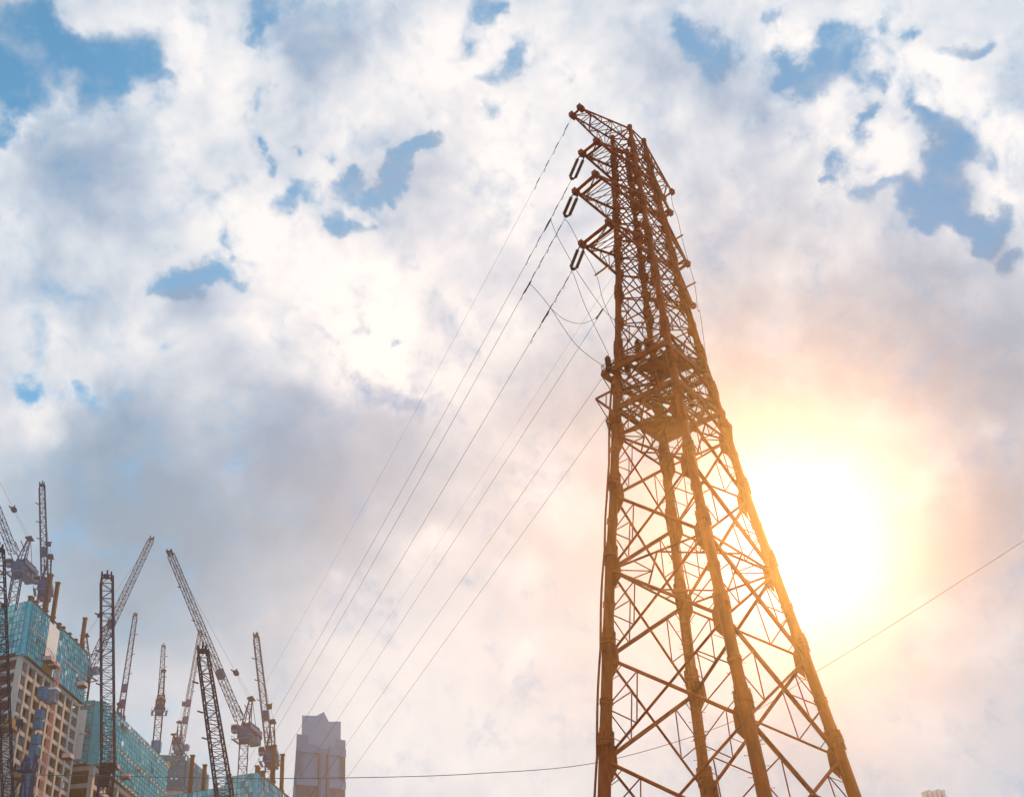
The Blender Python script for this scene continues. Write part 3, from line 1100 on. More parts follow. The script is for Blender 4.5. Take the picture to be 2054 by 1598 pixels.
m_.slab([V((p.x, p.y, zb1 - .05)) for p in (cr, O1 + n1r * .9 + a1 * la1, O1 + a1 * la1, O1, O1 + b1 * 14, O1 + n1l * .9 + b1 * 14)], V((0, 0, .1)))
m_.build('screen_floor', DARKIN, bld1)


def steel_cols(bld, lst, zt, mat_, inset=V((0, 0, 0))):
    for (x, y0_, y1_, w) in lst:
        p = atz(x, y1_, zt) + inset
        top = zpix(p, y0_)
        m_ = MB()
        e, g_ = V((w / 2, 0, 0)), V((0, w / 2, 0))
        for s_ in (-1, 1):                                  # H section with cap plates
            m_.box(V((p.x + s_ * w * .42, p.y, (zt - 2 + top) / 2)), e * .16, g_, V((0, 0, (top - zt + 2) / 2)))
        m_.box(V((p.x, p.y, (zt - 2 + top) / 2)), e * .85, g_ * .16, V((0, 0, (top - zt + 2) / 2)))
        m_.box(V((p.x, p.y, top - .1)), e * 1.35, g_ * 1.35, V((0, 0, .12)))
        if top - zt > 5:
            m_.box(V((p.x, p.y, zt + 1.4)), e * 1.35, g_ * 1.35, V((0, 0, .25)))
        m_.build('steel_column', mat_, bld)


steel_cols(bld1, [(59.5, 1196, 1211, .9), (63, 1198, 1213, .7), (70, 1205.5, 1219, 1.0), (104.5, 1168, 1247, .9), (117, 1250, 1261, .9), (125, 1257, 1268, .9), (137.5, 1269.5, 1280, .9),
                  (150, 1281.5, 1292, .9), (162.5, 1239, 1303, .9), (4, 1211, 1226, .9)], zt1, RUST)
steel_cols(bld1, [(88.5, 1152, 1234, 1.1)], zt1, RUSTD)


def platform_box(x0, x1, y0, y1, O, a, nrm, name_label, striped=False):
    """cantilevered loading platform pushed out of a facade"""
    c = atplane((x0 + x1) / 2, (y0 + y1) / 2, O + nrm * 1.0, math.atan2(a.x, a.y))
    half = .5 * abs((atplane(x1, (y0 + y1) / 2, O, math.atan2(a.x, a.y)) - atplane(x0, (y0 + y1) / 2, O, math.atan2(a.x, a.y))).dot(a))
    half = max(.8, min(1.15, half))
    root = thing('loading_platform', c, name_label, 'loading platform', 'loading platforms on the mesh screens')
    dep = 2.1
    MB().box(c + nrm * dep / 2 - V((0, 0, .65)), a * half, nrm * dep / 2, V((0, 0, .08))).build('deck', RUSTD, root)
    w = MB()
    for sgn in (-1, 1):
        w.box(c + nrm * dep / 2 + a * half * sgn, a * .04, nrm * dep / 2, V((0, 0, .55)), 0)
    w.box(c + nrm * dep, a * half, nrm * .04, V((0, 0, .55)), 0)
    for k in range(6):
        t = -1 + 2 * (k + .5) / 6
        w.box(c + nrm * (dep + .06) + a * half * t, a * half * .07, nrm * .03, V((0, 0, .5)), 1)
        for sgn in (-1, 1):
            w.box(c + nrm * dep * (k + .5) / 6 + a * (half + .06) * sgn, a * .03, nrm * dep * .04, V((0, 0, .5)), 1)
    w.build('guard_panel', [RED if not striped else REDW, WHITEP], root)
    st = MB()
    for sgn in (-1, 1):
        st.tube(c + nrm * dep + a * half * sgn + V((0, 0, .5)), c + a * half * sgn + V((0, 0, 4.2)) + nrm * -.2, .04, n=5)
    st.build('stay_rope', STEELD, root)
    MB().box(c - nrm * .02 + V((0, 0, .35)), a * half * .95, nrm * .12, V((0, 0, .95))).build('opening', DARKIN, root)  # solid dark box, its colour stands in for the shade of an opening


platform_box(79, 99, 1316, 1330, O1, a1, n1r, 'red and white loading platform at the foot of the blank white panel, left of two')
platform_box(92, 109, 1328, 1340, O1, a1, n1r, 'red and white loading platform at the foot of the blank white panel, right of two')
platform_box(146, 168, 1366, 1380, O1, a1, n1r, 'faded red loading platform near the right lower corner of the left teal screen', True)
platform_box(119, 138, 1510, 1525, O1, a1, n1r, 'red striped loading platform low on the bare concrete frame beside the hoist', True)

# construction hoist on the right hand face
az1 = math.atan2(a1.x, a1.y)
hp = atplane(118, 1338, O1 + n1r * 3.2, az1)
hb = V((hp.x, hp.y, 0))
hoist = thing('construction_hoist', hb, 'red and white hoist mast with pale cabin and blue landing cages on the concrete frame', 'hoist')
m_ = MB().lattice(hb, V((hb.x, hb.y, hp.z)), .75, .75, a1, 110, .07, .05, 4)
m_.build('hoist_mast', REDW, hoist)
cz = zpix(hb, 1400)
cc = V((hb.x, hb.y, cz)) - a1 * 1.3
cab_ = MB().box(cc, a1 * 1.1, n1r * 1.2, V((0, 0, 1.7)))
cab_o = cab_.build('hoist_cabin', GREYM, hoist)
MB().box(cc + V((0, 0, 1.75)) + n1r * .1, a1 * 1.25, n1r * 1.3, V((0, 0, .25))).build('cabin_sign', WHITEP, cab_o)
m_ = MB()
m_.box(cc + n1r * 1.22 + a1 * .3, a1 * .3, n1r * .03, V((0, 0, .9)))
m_.box(cc + n1r * 1.22 - a1 * .55, a1 * .18, n1r * .03, V((0, 0, .5)))
m_.build('cabin_window', DARKIN, cab_o)
for (y0_, y1_) in ((1378, 1402), (1424, 1441), (1445, 1461), (1474, 1492), (1496, 1514)):
    q = hb - a1 * 4.4 - n1r * 1.1
    z1_, z0_ = zpix(q, y0_), zpix(q, y1_)
    m_ = MB().box(V((q.x, q.y, (z0_ + z1_) / 2)), a1 * .95, n1r * .85, V((0, 0, (z1_ - z0_) / 2)))
    for s_ in range(4):
        zz_ = z0_ + (z1_ - z0_) * (s_ + .5) / 4
        m_.box(V((q.x, q.y, zz_)), a1 * .99, n1r * .89, V((0, 0, .05)), 1)
    for s_ in range(2):
        m_.box(V((q.x, q.y, z0_ + .9)) + a1 * (.99) + n1r * (-.4 + s_ * .8), a1 * .03, n1r * .3, V((0, 0, .45)), 2)
    m_.build('landing_cage', [BLUEB, NAVY, WHITEP], hoist)
q = hb - a1 * 4.6 - n1r * 1.2
zt_ = zpix(q, 1514)
m_ = MB()
for k in range(10):
    m_.box(q + a1 * (-1.05 + 2.1 * k / 9) + n1r * .88 + V((0, 0, zt_ / 2)), a1 * .06, n1r * .05, V((0, 0, zt_ / 2)), 0)
m_.box(q + V((0, 0, zt_ / 2)), a1 * 1.0, n1r * .8, V((0, 0, zt_ / 2)), 1)
z = 60
while z < zt_:
    m_.box(q + V((0, 0, z)), a1 * 1.1, n1r * .92, V((0, 0, .06)), 0)
    z += 1.7
m_.build('shaft_enclosure', [NAVY, BLUEB], hoist)

# green debris mesh along the foot of the visible facade
gz = zpix(O1, 1592)
m_ = MB()
for k in range(26):
    u0, u1 = la1 * k / 26 * 1.15 - 2, la1 * (k + 1) / 26 * 1.15 - 2
    h0, h1 = random.uniform(-.6, 1.2), random.uniform(-.6, 1.2)
    base = O1 + n1r * 3.0
    m_.slab([base + a1 * u0 + V((0, 0, gz - 6)), base + a1 * u1 + V((0, 0, gz - 6)), base + a1 * u1 + V((0, 0, gz + h1)) + n1r * random.uniform(0, .8), base + a1 * u0 + V((0, 0, gz + h0)) + n1r * random.uniform(0, .8)], n1r * .04)
    m_.beam(base + a1 * u0 + V((0, 0, gz - 6)) - n1r * 3.0, base + a1 * u0 + V((0, 0, gz - 6)), .08, .08)
o = m_.build('debris_net', GREEN)
single(o, 'ragged green debris mesh along the bottom of the left concrete frame', 'safety net')
# plywood formwork boxes stuck in the left bays
for (x, y, w, h_, lb) in ((20, 1452, 1.6, 2.4, 'weathered plywood formwork crate on the corner column, upper of two'), (36, 1556, 1.6, 1.4, 'plywood formwork crate inside the tall ground bay beside the blue derrick')):
    c = atplane(x, y, O1 + n1r * .4, az1)
    r_ = thing('formwork_crate', c, lb, 'formwork')
    MB().box(c, a1 * w * .5, n1r * .9, V((0, 0, h_ / 2))).build('ply_panel', WOOD, r_)
    MB().box(c - V((0, 0, h_ / 2 + .15)), a1 * w * 1.3, n1r * 1.3, V((0, 0, .12))).tube(c - V((0, 0, h_ / 2 + .2)) + n1r * 1.0, c - V((0, 0, h_ / 2 + 3.0)) - n1r * .8, .12, n=5).build('bracket', RUST, r_)

# ---- second block: wide teal screen
O2, a2, la2, b2, lb2, zt2 = plan((204, 1406), (333, 1531), (160, 1410), 340)
zb2 = zpix(O2, 1533)
n2r = V((a2.y, -a2.x, 0))
n2l = V((-b2.y, b2.x, 0))
if n2l.dot(-O2) < 0:
    n2l = -n2l
bld2 = thing('unfinished_tower_block', O2, 'unfinished block wrapped in a wide smooth green teal screen right of the bare concrete frame', 'building')
LB2 = 14.0
screen(bld2, O2 + n2r * .8, a2, la2, n2r, zb2, zt2, 26, 12, [NET1, NET1B], pale=.18)
screen(bld2, O2 + n2l * .8 + b2 * 1.6, b2, LB2 - 1.6, n2l, zb2 + .3, zt2 + .2, 10, 10, [NET2, NET1], pale=.12)
m_ = MB()
m_.slab([V((p.x, p.y, zb2)) for p in (O2 + n2r * .8, O2, O2 + b2 * 1.6 + n2l * .0, O2 + n2l * .8 + b2 * 1.6)], V((0, 0, zt2 - zb2)))
m_.build('screen_corner', NET2, bld2)
m_ = MB()
q = O2 + n2l * 1.0
m_.slab([q + b2 * 3.4 + V((0, 0, zb2 + 1.6)), q + b2 * 5.4 + V((0, 0, zb2 + 1.6)), q + b2 * 5.4 + V((0, 0, zt2 - 2.4)), q + b2 * 3.4 + V((0, 0, zt2 - 2.4))], n2l * .1)
m_.build('blank_panel', WHITEP, bld2)
m_ = MB()
q = O2 + n2r * 1.0
m_.slab([q + a2 * 8.6 + V((0, 0, zb2 + 1)), q + a2 * 10.6 + V((0, 0, zb2 + 1)), q + a2 * 10.6 + V((0, 0, zt2 - 6)), q + a2 * 8.6 + V((0, 0, zt2 - 5.4))], n2r * .08)
m_.build('blank_panel', GREYM, bld2)
m_ = MB()
for f_ in (.02, .47, .93):
    zz_ = zb2 + (zt2 - zb2) * f_
    n_ = 40
    for k in range(n_):
        u = la2 * k / n_
        m_.box(O2 + n2r * 1.0 + a2 * (u + la2 / n_ / 2) + V((0, 0, zz_)), a2 * la2 / n_ / 2, n2r * .03, V((0, 0, .13)), k % 2)
    for k in range(12):
        m_.box(O2 + n2l * 1.1 + b2 * (1.6 + (k + .5) * 1.0) + V((0, 0, zz_ + .2)), b2 * .5, n2l * .03, V((0, 0, .13)), k % 2)
m_.build('warning_strip', [RED, WHITEP], bld2)
zz_ = zb2
fl2 = [zb2 - .1 - 4.6 * i for i in range(6)] + [40, 20, 8]
for k in range(7):
    u = la2 * k / 6
    m_ = MB()
    obox(m_, O2, a2, b2, u - (0 if k == 0 else .6), u + (1.6 if k == 0 else .6), 0, 1.2, 0, zb2)
    m_.build('column', CONC, bld2)
m_ = MB()
obox(m_, O2, a2, b2, 0, 1.2, LB2 - 1.2, LB2, 0, zb2)
m_.build('column', CONC, bld2)
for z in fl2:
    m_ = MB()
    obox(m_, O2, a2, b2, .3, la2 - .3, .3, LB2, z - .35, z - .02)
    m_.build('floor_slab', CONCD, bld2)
    m_ = MB()
    for k in range(6):
        obox(m_, O2, a2, b2, la2 * k / 6 + (1.62 if k == 0 else .62), la2 * (k + 1) / 6 - .62, .12, .8, z - 1.1, z + .02)
    obox(m_, O2, a2, b2, .12, .8, 1.22, LB2 - 1.22, z - 1.1, z + .02)
    m_.build('edge_beam', CONC, bld2)
m_ = MB()
obox(m_, O2, a2, b2, 5, la2 - 4, 4.5, LB2 + 4, 0, zt2 - 3)
m_.build('core_wall', DARKIN, bld2)
platform_box(214, 232, 1531, 1545, O2, a2, n2r, 'red and white loading platform behind the tall upright jib on the second teal screen')
platform_box(236, 254, 1550, 1564, O2, a2, n2r, 'red and white loading platform under a dark opening right of the tall upright jib')

# ---- third block: dusty blue mesh, farther
O3, a3, la3, b3, lb3, zt3 = plan((372, 1516), (416, 1555), (330, 1515), 420)
zb3 = zpix(O3, 1575)
n3r = V((a3.y, -a3.x, 0))
n3l = V((-b3.y, b3.x, 0))
if n3l.dot(-O3) < 0:
    n3l = -n3l
bld3 = thing('unfinished_tower_block', O3, 'farther tower block wrapped in dusty grey blue mesh behind the second teal screen', 'building')
screen(bld3, O3 + n3r * .6, a3, la3, n3r, zb3, zt3, 12, 9, [NET3, NET3])
screen(bld3, O3 + n3l * .6, b3, 12, n3l, zb3, zt3, 14, 9, [NET3, NET3])
m_ = MB()
obox(m_, O3, a3, b3, 0, la3, 0, 12, zb3 - 1.2, zt3 - 1)
m_.build('mesh_backing', NET3, bld3)
m_ = MB()
obox(m_, O3, a3, b3, 1, la3 - 1, 1, 12, 0, zb3 - 1.3)
m_.build('concrete_body', CONC, bld3)
m_ = MB()
for k in range(8):
    for s_ in range(5):
        c = O3 + b3 * (1.6 + s_ * 2.2) + n3l * -.98 + V((0, 0, zb3 - 4.5 - k * 4))
        m_.box(c, b3 * .7, n3l * .05, V((0, 0, 1.0)))
m_.build('window_opening', DARKIN, bld3)  # flat dark boxes on the wall, window shade put into their colour
m_ = MB()
for s_ in range(2):
    c = O3 + b3 * (2.4 + s_ * 1.6) + n3l * .75 + V((0, 0, zpix(O3, 1565) + .6))
    m_.box(c, b3 * .45, n3l * .05, V((0, 0, .35)))
m_.build('pale_sign', WHITEP, bld3)
m_ = MB()
for k in range(14):
    u = la3 * random.random()
    v_ = 11 * random.random()
    p = O3 + a3 * u + b3 * v_ + V((0, 0, zt3 - 1))
    m_.tube(p, p + V((0, 0, random.uniform(1.5, 3.2))), .09, n=4)
m_.build('roof_rebar', BLACKM, bld3)
# derrick tripod on its roof
pt = atz(345, 1512, zt3 - 1)
dtop = V((pt.x, pt.y, zpix(pt, 1472)))
r_ = thing('derrick', pt, 'small dark tripod derrick on the roof of the dusty blue tower', 'derrick')
m_ = MB()
for dx, dy in ((-.9, 0), (.6, .8), (3.2, 0), (3.6, 1.2)):
    m_.tube(V((pt.x + dx, pt.y + dy, zt3 - 1)), dtop, .16, n=5)
m_.tube(V((pt.x - .4, pt.y, zt3 + 2.5)), V((pt.x + 1.8, pt.y, zt3 + 2.5)), .1, n=5)
m_.build('tripod_frame', BLACKM, r_)
MB().box(dtop, V((.9, 0, 0)), V((0, .4, 0)), V((0, 0, .25))).build('head_plate', BLACKM, r_)

# ---- fourth block: bottom centre screen top
O4, a4, la4, b4, lb4, zt4 = plan((512, 1552), (570, 1598), (462, 1560), 300)
n4r = V((a4.y, -a4.x, 0))
n4l = V((-b4.y, b4.x, 0))
if n4l.dot(-O4) < 0:
    n4l = -n4l
la4 = 36
bld4 = thing('unfinished_tower_block', O4, 'top corner of a pale teal screened block at the bottom edge, beside the skyscraper', 'building')
zb4 = zt4 - 13.7
screen(bld4, O4 + n4r * .9, a4, la4, n4r, zb4, zt4, 34, 9, [NET1, NET1B], pale=.3)
screen(bld4, O4 + n4l * .9, b4, 7.4, n4l, zb4, zt4, 7, 9, [NET1B, NET1], pale=.2)
screen(bld4, O4 + n4l * .2 + b4 * 7.4, b4, 26, n4l, zb4, zpix(O4 + b4 * 12, 1583), 20, 8, [NET1B, NET1], pale=.2)
m_ = MB()
cr4 = O4 + n4r * .95 + n4l * .95
m_.slab([V((p.x, p.y, zb4)) for p in (cr4, O4 + n4r * .9 + a4 * 1.0, O4, O4 + n4l * .9 + b4 * 1.0)], V((0, 0, zt4 - zb4)))
m_.build('screen_corner', NET1, bld4)
MB().beam(O4 + n4r * .9 + V((0, 0, zt4 + .15)), O4 + n4r * .9 + a4 * la4 + V((0, 0, zt4 + .15)), .35, .3).build('top_rail', RUSTD, bld4)
m_ = MB()
obox(m_, O4, a4, b4, 1, la4 - 1, 1, 30, 0, zb4 + 4)
m_.build('concrete_body', CONC, bld4)
steel_cols(bld4, [(515, 1535, 1553, .8), (518, 1539, 1556, .7), (527, 1546, 1560, 1.0), (564, 1512, 1596, .9), (634, 1586, 1640, .9)], zt4, RUST)
steel_cols(bld4, [(546, 1494, 1578, 1.1)], zt4, RUSTD)
steel_cols(bld4, [(377, 1514, 1640, .9), (403, 1533, 1650, .9), (456, 1552, 1620, .8), (429, 1572, 1630, .8)], zpix(O4 + b4 * 12, 1583) - .5, RUST)


# ---- cranes: luffing jib tower cranes
def crane(label, mast_px, h, tip_px, jl, base_z=0.0, w=2.2, jw=1.7, mat_m=None, mat_j=None, cab=True, hook=None, rope_block=.2, plate=True, machine=True, far=False, aframe=9.0, tipw=.75, joint=None, back=7.5, chevron=False, sign=False, jr=.11):
    P = atd(*mast_px, h)                      # centre of the slewing ring
    mat_m = mat_m or NAVY
    mat_j = mat_j or NAVY
    root = thing('luffing_crane', V((P.x, P.y, base_z)), label, 'tower crane', 'luffing tower cranes over the building site')
    d = ray(*tip_px)
    piv = P + V((0, 0, 2.0))
    # tip on its sight line at jib length from the pivot
    oc = EYE - piv
    bq, cq = d.dot(oc), oc.dot(oc) - jl * jl
    disc = max(0.0, bq * bq - cq)
    t = -bq + (math.sqrt(disc) if far else -math.sqrt(disc))
    T = EYE + d * t
    jd = (T - piv)
    hd = V((jd.x, jd.y, 0))
    hd = hd.normalized() if hd.length > .01 else V((0, -1, 0))
    sd = V((hd.y, -hd.x, 0))
    piv = piv + hd * 1.0 if machine else P + V((0, 0, .5))
    nseg = max(4, int((P.z - base_z) / 2.6))
    MB().lattice(V((P.x, P.y, base_z)), P, w, w, V((1, .25, 0)), nseg, .16, .085, 5).build('mast', mat_m, root)
    if sign:
        zz = P.z - 12
        MB().box(V((P.x, P.y, zz)), V((w * .6, 0, 0)), V((0, w * .6, 0)), V((0, 0, 1.7))).build('mast_banner', BLUEB, root)
    if machine:
        m_ = MB()
        m_.tube(P, P + V((0, 0, .9)), w * .85, n=12).tube(P - V((0, 0, 1.6)), P, w * .5, w * .8, 8)
        m_.box(P + V((0, 0, 1.5)), hd * 1.8, sd * 1.5, V((0, 0, .7)))
        m_.build('slewing_unit', BLUE, root)
        wk = MB()
        for s_ in (-1, 1):
            wk.box(P - V((0, 0, .9)) + sd * s_ * w * 1.0, hd * w * 1.2, sd * .35, V((0, 0, .05)))
            wk.box(P - V((0, 0, .9)) + hd * s_ * w * 1.05, hd * .3, sd * w * .8, V((0, 0, .05)))
            for q in (-1, 0, 1):
                b_ = P - V((0, 0, .9)) + sd * s_ * w * 1.15 + hd * q * w * 1.1
                wk.tube(b_, b_ + V((0, 0, 1.0)), .05, n=4)
            b_ = P + V((0, 0, .1)) + sd * s_ * w * 1.15
            wk.tube(b_ - hd * w * 1.1, b_ + hd * w * 1.1, .05, n=4)
        wk.build('walkway', GREYM, root)
        mdk = MB()
        c = P - hd * (back * .5) + V((0, 0, 2.0))
        mdk.box(c, hd * (back * .5 + .8), sd * 1.5, V((0, 0, .35)))
        mdk.box(c - hd * .3 + V((0, 0, 1.3)), hd * (back * .40), sd * 1.25, V((0, 0, .95)))
        D = mdk.build('machinery_deck', NAVY, root)
        rl = MB()
        for s_ in (-1, 1):
            e0, e1 = c + sd * s_ * 1.6 + hd * back * .5 + V((0, 0, .4)), c + sd * s_ * 1.6 - hd * back * .55 + V((0, 0, .4))
            rl.box((e0 + e1) / 2 + V((0, 0, .5)), (e1 - e0) / 2, sd * .04, V((0, 0, .5)))
            rl.tube(e0 + V((0, 0, 1.1)), e1 + V((0, 0, 1.1)), .05, n=4)
        rl.build('deck_rail', GREYM, D)
        cw = MB()
        for k in range(3):
            cw.box(P - hd * (back - .2 - k * .95) + V((0, 0, 1.1)), hd * .42, sd * 1.45, V((0, 0, 1.1 + .25 * (k == 0))))
        cw.box(P - hd * (back * .55) + V((0, 0, .8)), hd * .8, sd * 1.0, V((0, 0, .9)))
        cw.build('counterweight', GREYM if not chevron else NAVY, root)
        if chevron:
            ch = MB()
            for zc in (.6, 2.3):
                q = P - hd * (back + .3) + V((0, 0, zc + .4))
                ch.slab([q - sd * .9, q + V((0, 0, .8)), q + sd * .9, q + sd * .9 + V((0, 0, .45)), q + V((0, 0, 1.25)), q - sd * .9 + V((0, 0, .45))], -hd * .06)
            ch.build('chevron_marks', YEL, root)
        if cab:
            cb = MB()
            q = P + sd * 2.0 + hd * 1.6 + V((0, 0, 2.0))
            cb.box(q, hd * .9, sd * .7, V((0, 0, 1.0)))
            C_ = cb.build('operator_cab', GREYM, root)
            MB().box(q + hd * .5 + V((0, 0, .15)), hd * .45, sd * .74, V((0, 0, .5))).build('cab_window', BLACKM, C_)
        # A-frame
        at = P - hd * 2.9 + V((0, 0, 2.2 + aframe))
        af = MB()
        for s_ in (-1, 1):
            f0, f1 = P + hd * .3 + sd * s_ * 1.1 + V((0, 0, 2.2)), P - hd * (back * .72) + sd * s_ * 1.1 + V((0, 0, 2.4))
            ft = at + sd * s_ * .45
            af.tube(f0, ft, .19, .14, 6).tube(f1, ft, .08, n=5)
            af.tube(P - hd * 1.6 + sd * s_ * 1.0 + V((0, 0, 2.3)), ft, .14, .11, 5)
        for k in range(1, 6):
            tt = k / 6
            l_ = P + hd * .3 + V((0, 0, 2.2))
            af.tube(l_ + (at - l_) * tt + sd * (1.1 - .65 * tt), l_ + (at - l_) * tt - sd * (1.1 - .65 * tt), .08, n=4)
            l2 = P - hd * 1.6 + V((0, 0, 2.3))
            af.tube(l_ + (at - l_) * tt + sd * (1.1 - .65 * tt), l2 + (at - l2) * min(1, tt + .15) + sd * (1.0 - .55 * tt), .07, n=4)
            af.tube(l_ + (at - l_) * tt - sd * (1.1 - .65 * tt), l2 + (at - l2) * min(1, tt + .15) - sd * (1.0 - .55 * tt), .07, n=4)
        A_ = af.build('a_frame', mat_m, root)
        MB().box(at + V((0, 0, .2)), hd * .9, sd * .8, V((0, 0, .18))).tube(at + sd * -.6 + V((0, 0, .5)), at + sd * .6 + V((0, 0, .5)), .42, n=12).box(at - hd * 1.0, hd * .5, sd * .9, V((0, 0, .06))).build('sheave_head', BLACKM, A_)
        bf = MB()                                     # jib backstops
        for s_ in (-1, 1):
            b0_ = P - hd * .6 + sd * s_ * .8 + V((0, 0, 2.2 + aframe * .45))
            bf.tube(b0_, b0_ + hd * 3.2 + V((0, 0, 1.6)), .12, n=5)
        bf.build('jib_backstop', BLACKM, root)
    else:                                             # small slewing collar and cab low in the lattice
        at = None
        m_ = MB().box(P + V((0, 0, .6)), hd * 1.4, sd * w * .62, V((0, 0, .16))).box(P + V((0, 0, -.6)), hd * 1.3, sd * w * .56, V((0, 0, .12)))
        m_.tube(P - V((0, 0, .5)), P + V((0, 0, .6)), w * .4, n=10)
        m_.build('slewing_unit', mat_m, root)
        m_ = MB().box(P + V((0, 0, -2.4)) + sd * .2, hd * .8, sd * .8, V((0, 0, 1.1)))
        m_.build('operator_cab', BLACKM, root)
    jl_ = (T - piv).length
    J0 = piv + (T - piv) * (.06 if machine else .005)
    J1 = piv + (T - piv) * .97
    jb = MB()
    jb.lattice(J0, J1, jw, tipw * jw, sd, max(8, int(jl_ / 1.9)), jr, .055, 5)
    for s_ in (-1, 1):
        jb.tube(piv + sd * s_ * jw * .5, J0 + sd * s_ * jw * .5, jr * 1.3, n=5)
    J = jb.build('jib', mat_j, root)
    hdn = MB()
    jdn = (T - piv).normalized()
    upn = sd.cross(jdn)
    for s_ in (-1, 1):
        hdn.box(J1 + jdn * .7 + sd * s_ * jw * tipw * .4, jdn * .9, sd * .12, upn * .32)
    hdn.tube(J1 + jdn * .2 - sd * jw * tipw * .4, J1 + jdn * .2 + sd * jw * tipw * .4, .14, n=6)
    hdn.tube(J1 + jdn * 1.2 - sd * .5 - upn * .4, J1 + jdn * 1.2 + sd * .5 - upn * .4, .34, n=12)
    hdn.beam(J1 + jdn * .6, J1 + jdn * .9 + upn * (1.3 if upn.z > 0 else -1.3), .25, .25)
    hdn.build('jib_head', BLACKM, J)
    if plate:
        for tt in ((.32,) if plate is True else plate):
            q = piv + (T - piv) * tt
            MB().box(q - upn * 0, jdn * 1.2, sd * jw * .52, upn * jw * .42).build('jib_plate', BLUE, J)
    for tt in (.62, .8, .45):                          # cable guide rollers standing proud of the chords
        q = piv + (T - piv) * tt
        MB().beam(q + sd * jw * .5, q + sd * (jw * .5 + .8) + jdn * .5, .18, .18).build('cable_guide', BLACKM, J)
    if at is not None and rope_block:
        B = at + (J1 - at) * rope_block
        ro = MB()
        for s_ in (-.35, .35):
            ro.path([at + sd * s_, B + sd * s_ * .6], .03, 4)
        ro.path([B, J1], .035, 4)
        ro.build('luffing_rope', STEELD, root)
        dd = (J1 - at).normalized()
        MB().box(B, dd * .8, sd * .55, dd.cross(sd) * .35).tube(B - sd * .6, B + sd * .6, .45, n=10).beam(B + dd * .8 - sd * .5, B + dd * 1.5 - sd * .8, .25, .25).beam(B + dd * .8 + sd * .5, B + dd * 1.5 + sd * .8, .25, .25).build('pulley_block', BLACKM, root)
    if hook:
        hz = zpix(T, hook)
        MB().path([J1 + jdn * 1.2, V((T.x, T.y, hz + 1.2))], .03, 4).build('hoist_rope', STEELD, root)
        hk = MB().tube(V((T.x, T.y, hz + 1.3)), V((T.x, T.y, hz - .2)), .35, .5, 10).tube(V((T.x, T.y, hz - .2)), V((T.x, T.y, hz - .6)), .5, .15, 10)
        hk.path([V((T.x, T.y, hz - .6)), V((T.x + .1, T.y, hz - 1.1)), V((T.x - .1, T.y, hz - 1.5)), V((T.x - .45, T.y, hz - 1.3)), V((T.x - .4, T.y, hz - 1.0))], .1, 5)
        hk.build('hook_block', RUST, root)
    return root, P, T


crane('navy crane above the left teal screen whose jib leaves the frame at the left', (36, 1146), 318, (-113, 748), 58)
crane('navy crane with upright jib behind the brown columns on the left teal block', (88, 1182), 322, (84, 970), 40)
crane('black crane half hidden behind the left teal screen, its long jib slanting up right', (173, 1356), 352, (306, 1076), 62, mat_m=BLACKM, mat_j=BLACKM, far=True, jw=1.9)
crane('nearer crane with black lattice jib standing almost upright before the second teal screen', (216, 1540), 250, (214, 1148), 52, w=2.6, jw=2.5, mat_m=BLACKM, mat_j=BLACKM, plate=False, rope_block=0, tipw=.78, jr=.13, machine=False)
crane('crane hidden behind the second teal screen, showing a slim jib with a hook below', (236, 1470), 392, (272, 1230), 46, mat_m=BLACKM, mat_j=BLACKM, far=True, hook=1442, plate=(.2, .33), rope_block=0, jw=1.8, aframe=6.0)
crane('slim crane with yellow chevrons on its dark counterweight and a blue banner on its mast', (320, 1424), 400, (328, 1294), 38, far=True, chevron=True, sign=True, mat_m=BLACKM, mat_j=BLACKM, plate=False, rope_block=0, cab=False, back=3.2, aframe=10)
crane('pale slender jib rising from the roof of the dusty blue tower, leaning right', (360, 1508), 440, (402, 1264), 52, base_z=zt3 - 1.2, mat_m=BLACKM, mat_j=BLACKM, far=True, plate=(.22, .36), aframe=7.5, back=4)
crane('nearest crane, its big dark lattice jib leaning left and cut by the bottom edge', (452, 1616), 205, (405, 1300), 40, w=2.4, jw=2.5, mat_m=BLACKM, mat_j=BLACKM, plate=False, rope_block=0, tipw=.55, jr=.13, machine=False)
crane('navy luffing crane over the bottom teal screen with the longest jib leaning far left', (490, 1478), 318, (338, 1101), 58)
crane('navy crane with near upright jib just left of the hazy skyscraper', (541, 1524), 322, (513, 1272), 40)
crane('dark lattice jib running up the extreme left edge of the frame', (16, 1640), 240, (-4, 1088), 72, w=2.0, jw=1.8, mat_m=BLACKM, mat_j=BLACKM, plate=False, rope_block=0, tipw=.8, jr=.10, machine=False)

# small blue derrick in front of the concrete frame
dp = atd(50, 1545, 262)
r_ = thing('derrick', V((dp.x, dp.y, 0)), 'small navy derrick head with splayed legs in front of the bare concrete frame', 'derrick')
m_ = MB()
for dx, dy in ((-2.8, 0), (-.6, 1.5), (1.0, 0)):
    m_.tube(V((dp.x + dx * 2.2, dp.y + dy, dp.z - 14)), dp, .22, n=6)
    m_.tube(V((dp.x + dx * 2.2, dp.y + dy, 0)), V((dp.x + dx * 2.2, dp.y + dy, dp.z - 14)), .22, n=6)
m_.build('splayed_leg', NAVY, r_)
MB().box(dp, V((1.5, 0, 0)), V((0, .8, 0)), V((0, 0, .18))).box(dp + V((0, 0, 1.0)), V((.75, 0, 0)), V((0, .6, 0)), V((0, 0, .9))).tube(dp + V((-.5, 0, 2.1)), dp + V((.5, 0, 2.1)), .6, n=12).build('winch_head', NAVY, r_)
m_ = MB()
for dx in (-1.5, 0, 1.5):
    for dy in (-.8, .8):
        m_.tube(dp + V((dx, dy, 0)), dp + V((dx, dy, 1.5)), .05, n=4)
m_.tube(dp + V((-1.5, -.8, 1.5)), dp + V((1.5, -.8, 1.5)), .05, n=4)
m_.build('hand_rail', GREYM, r_)
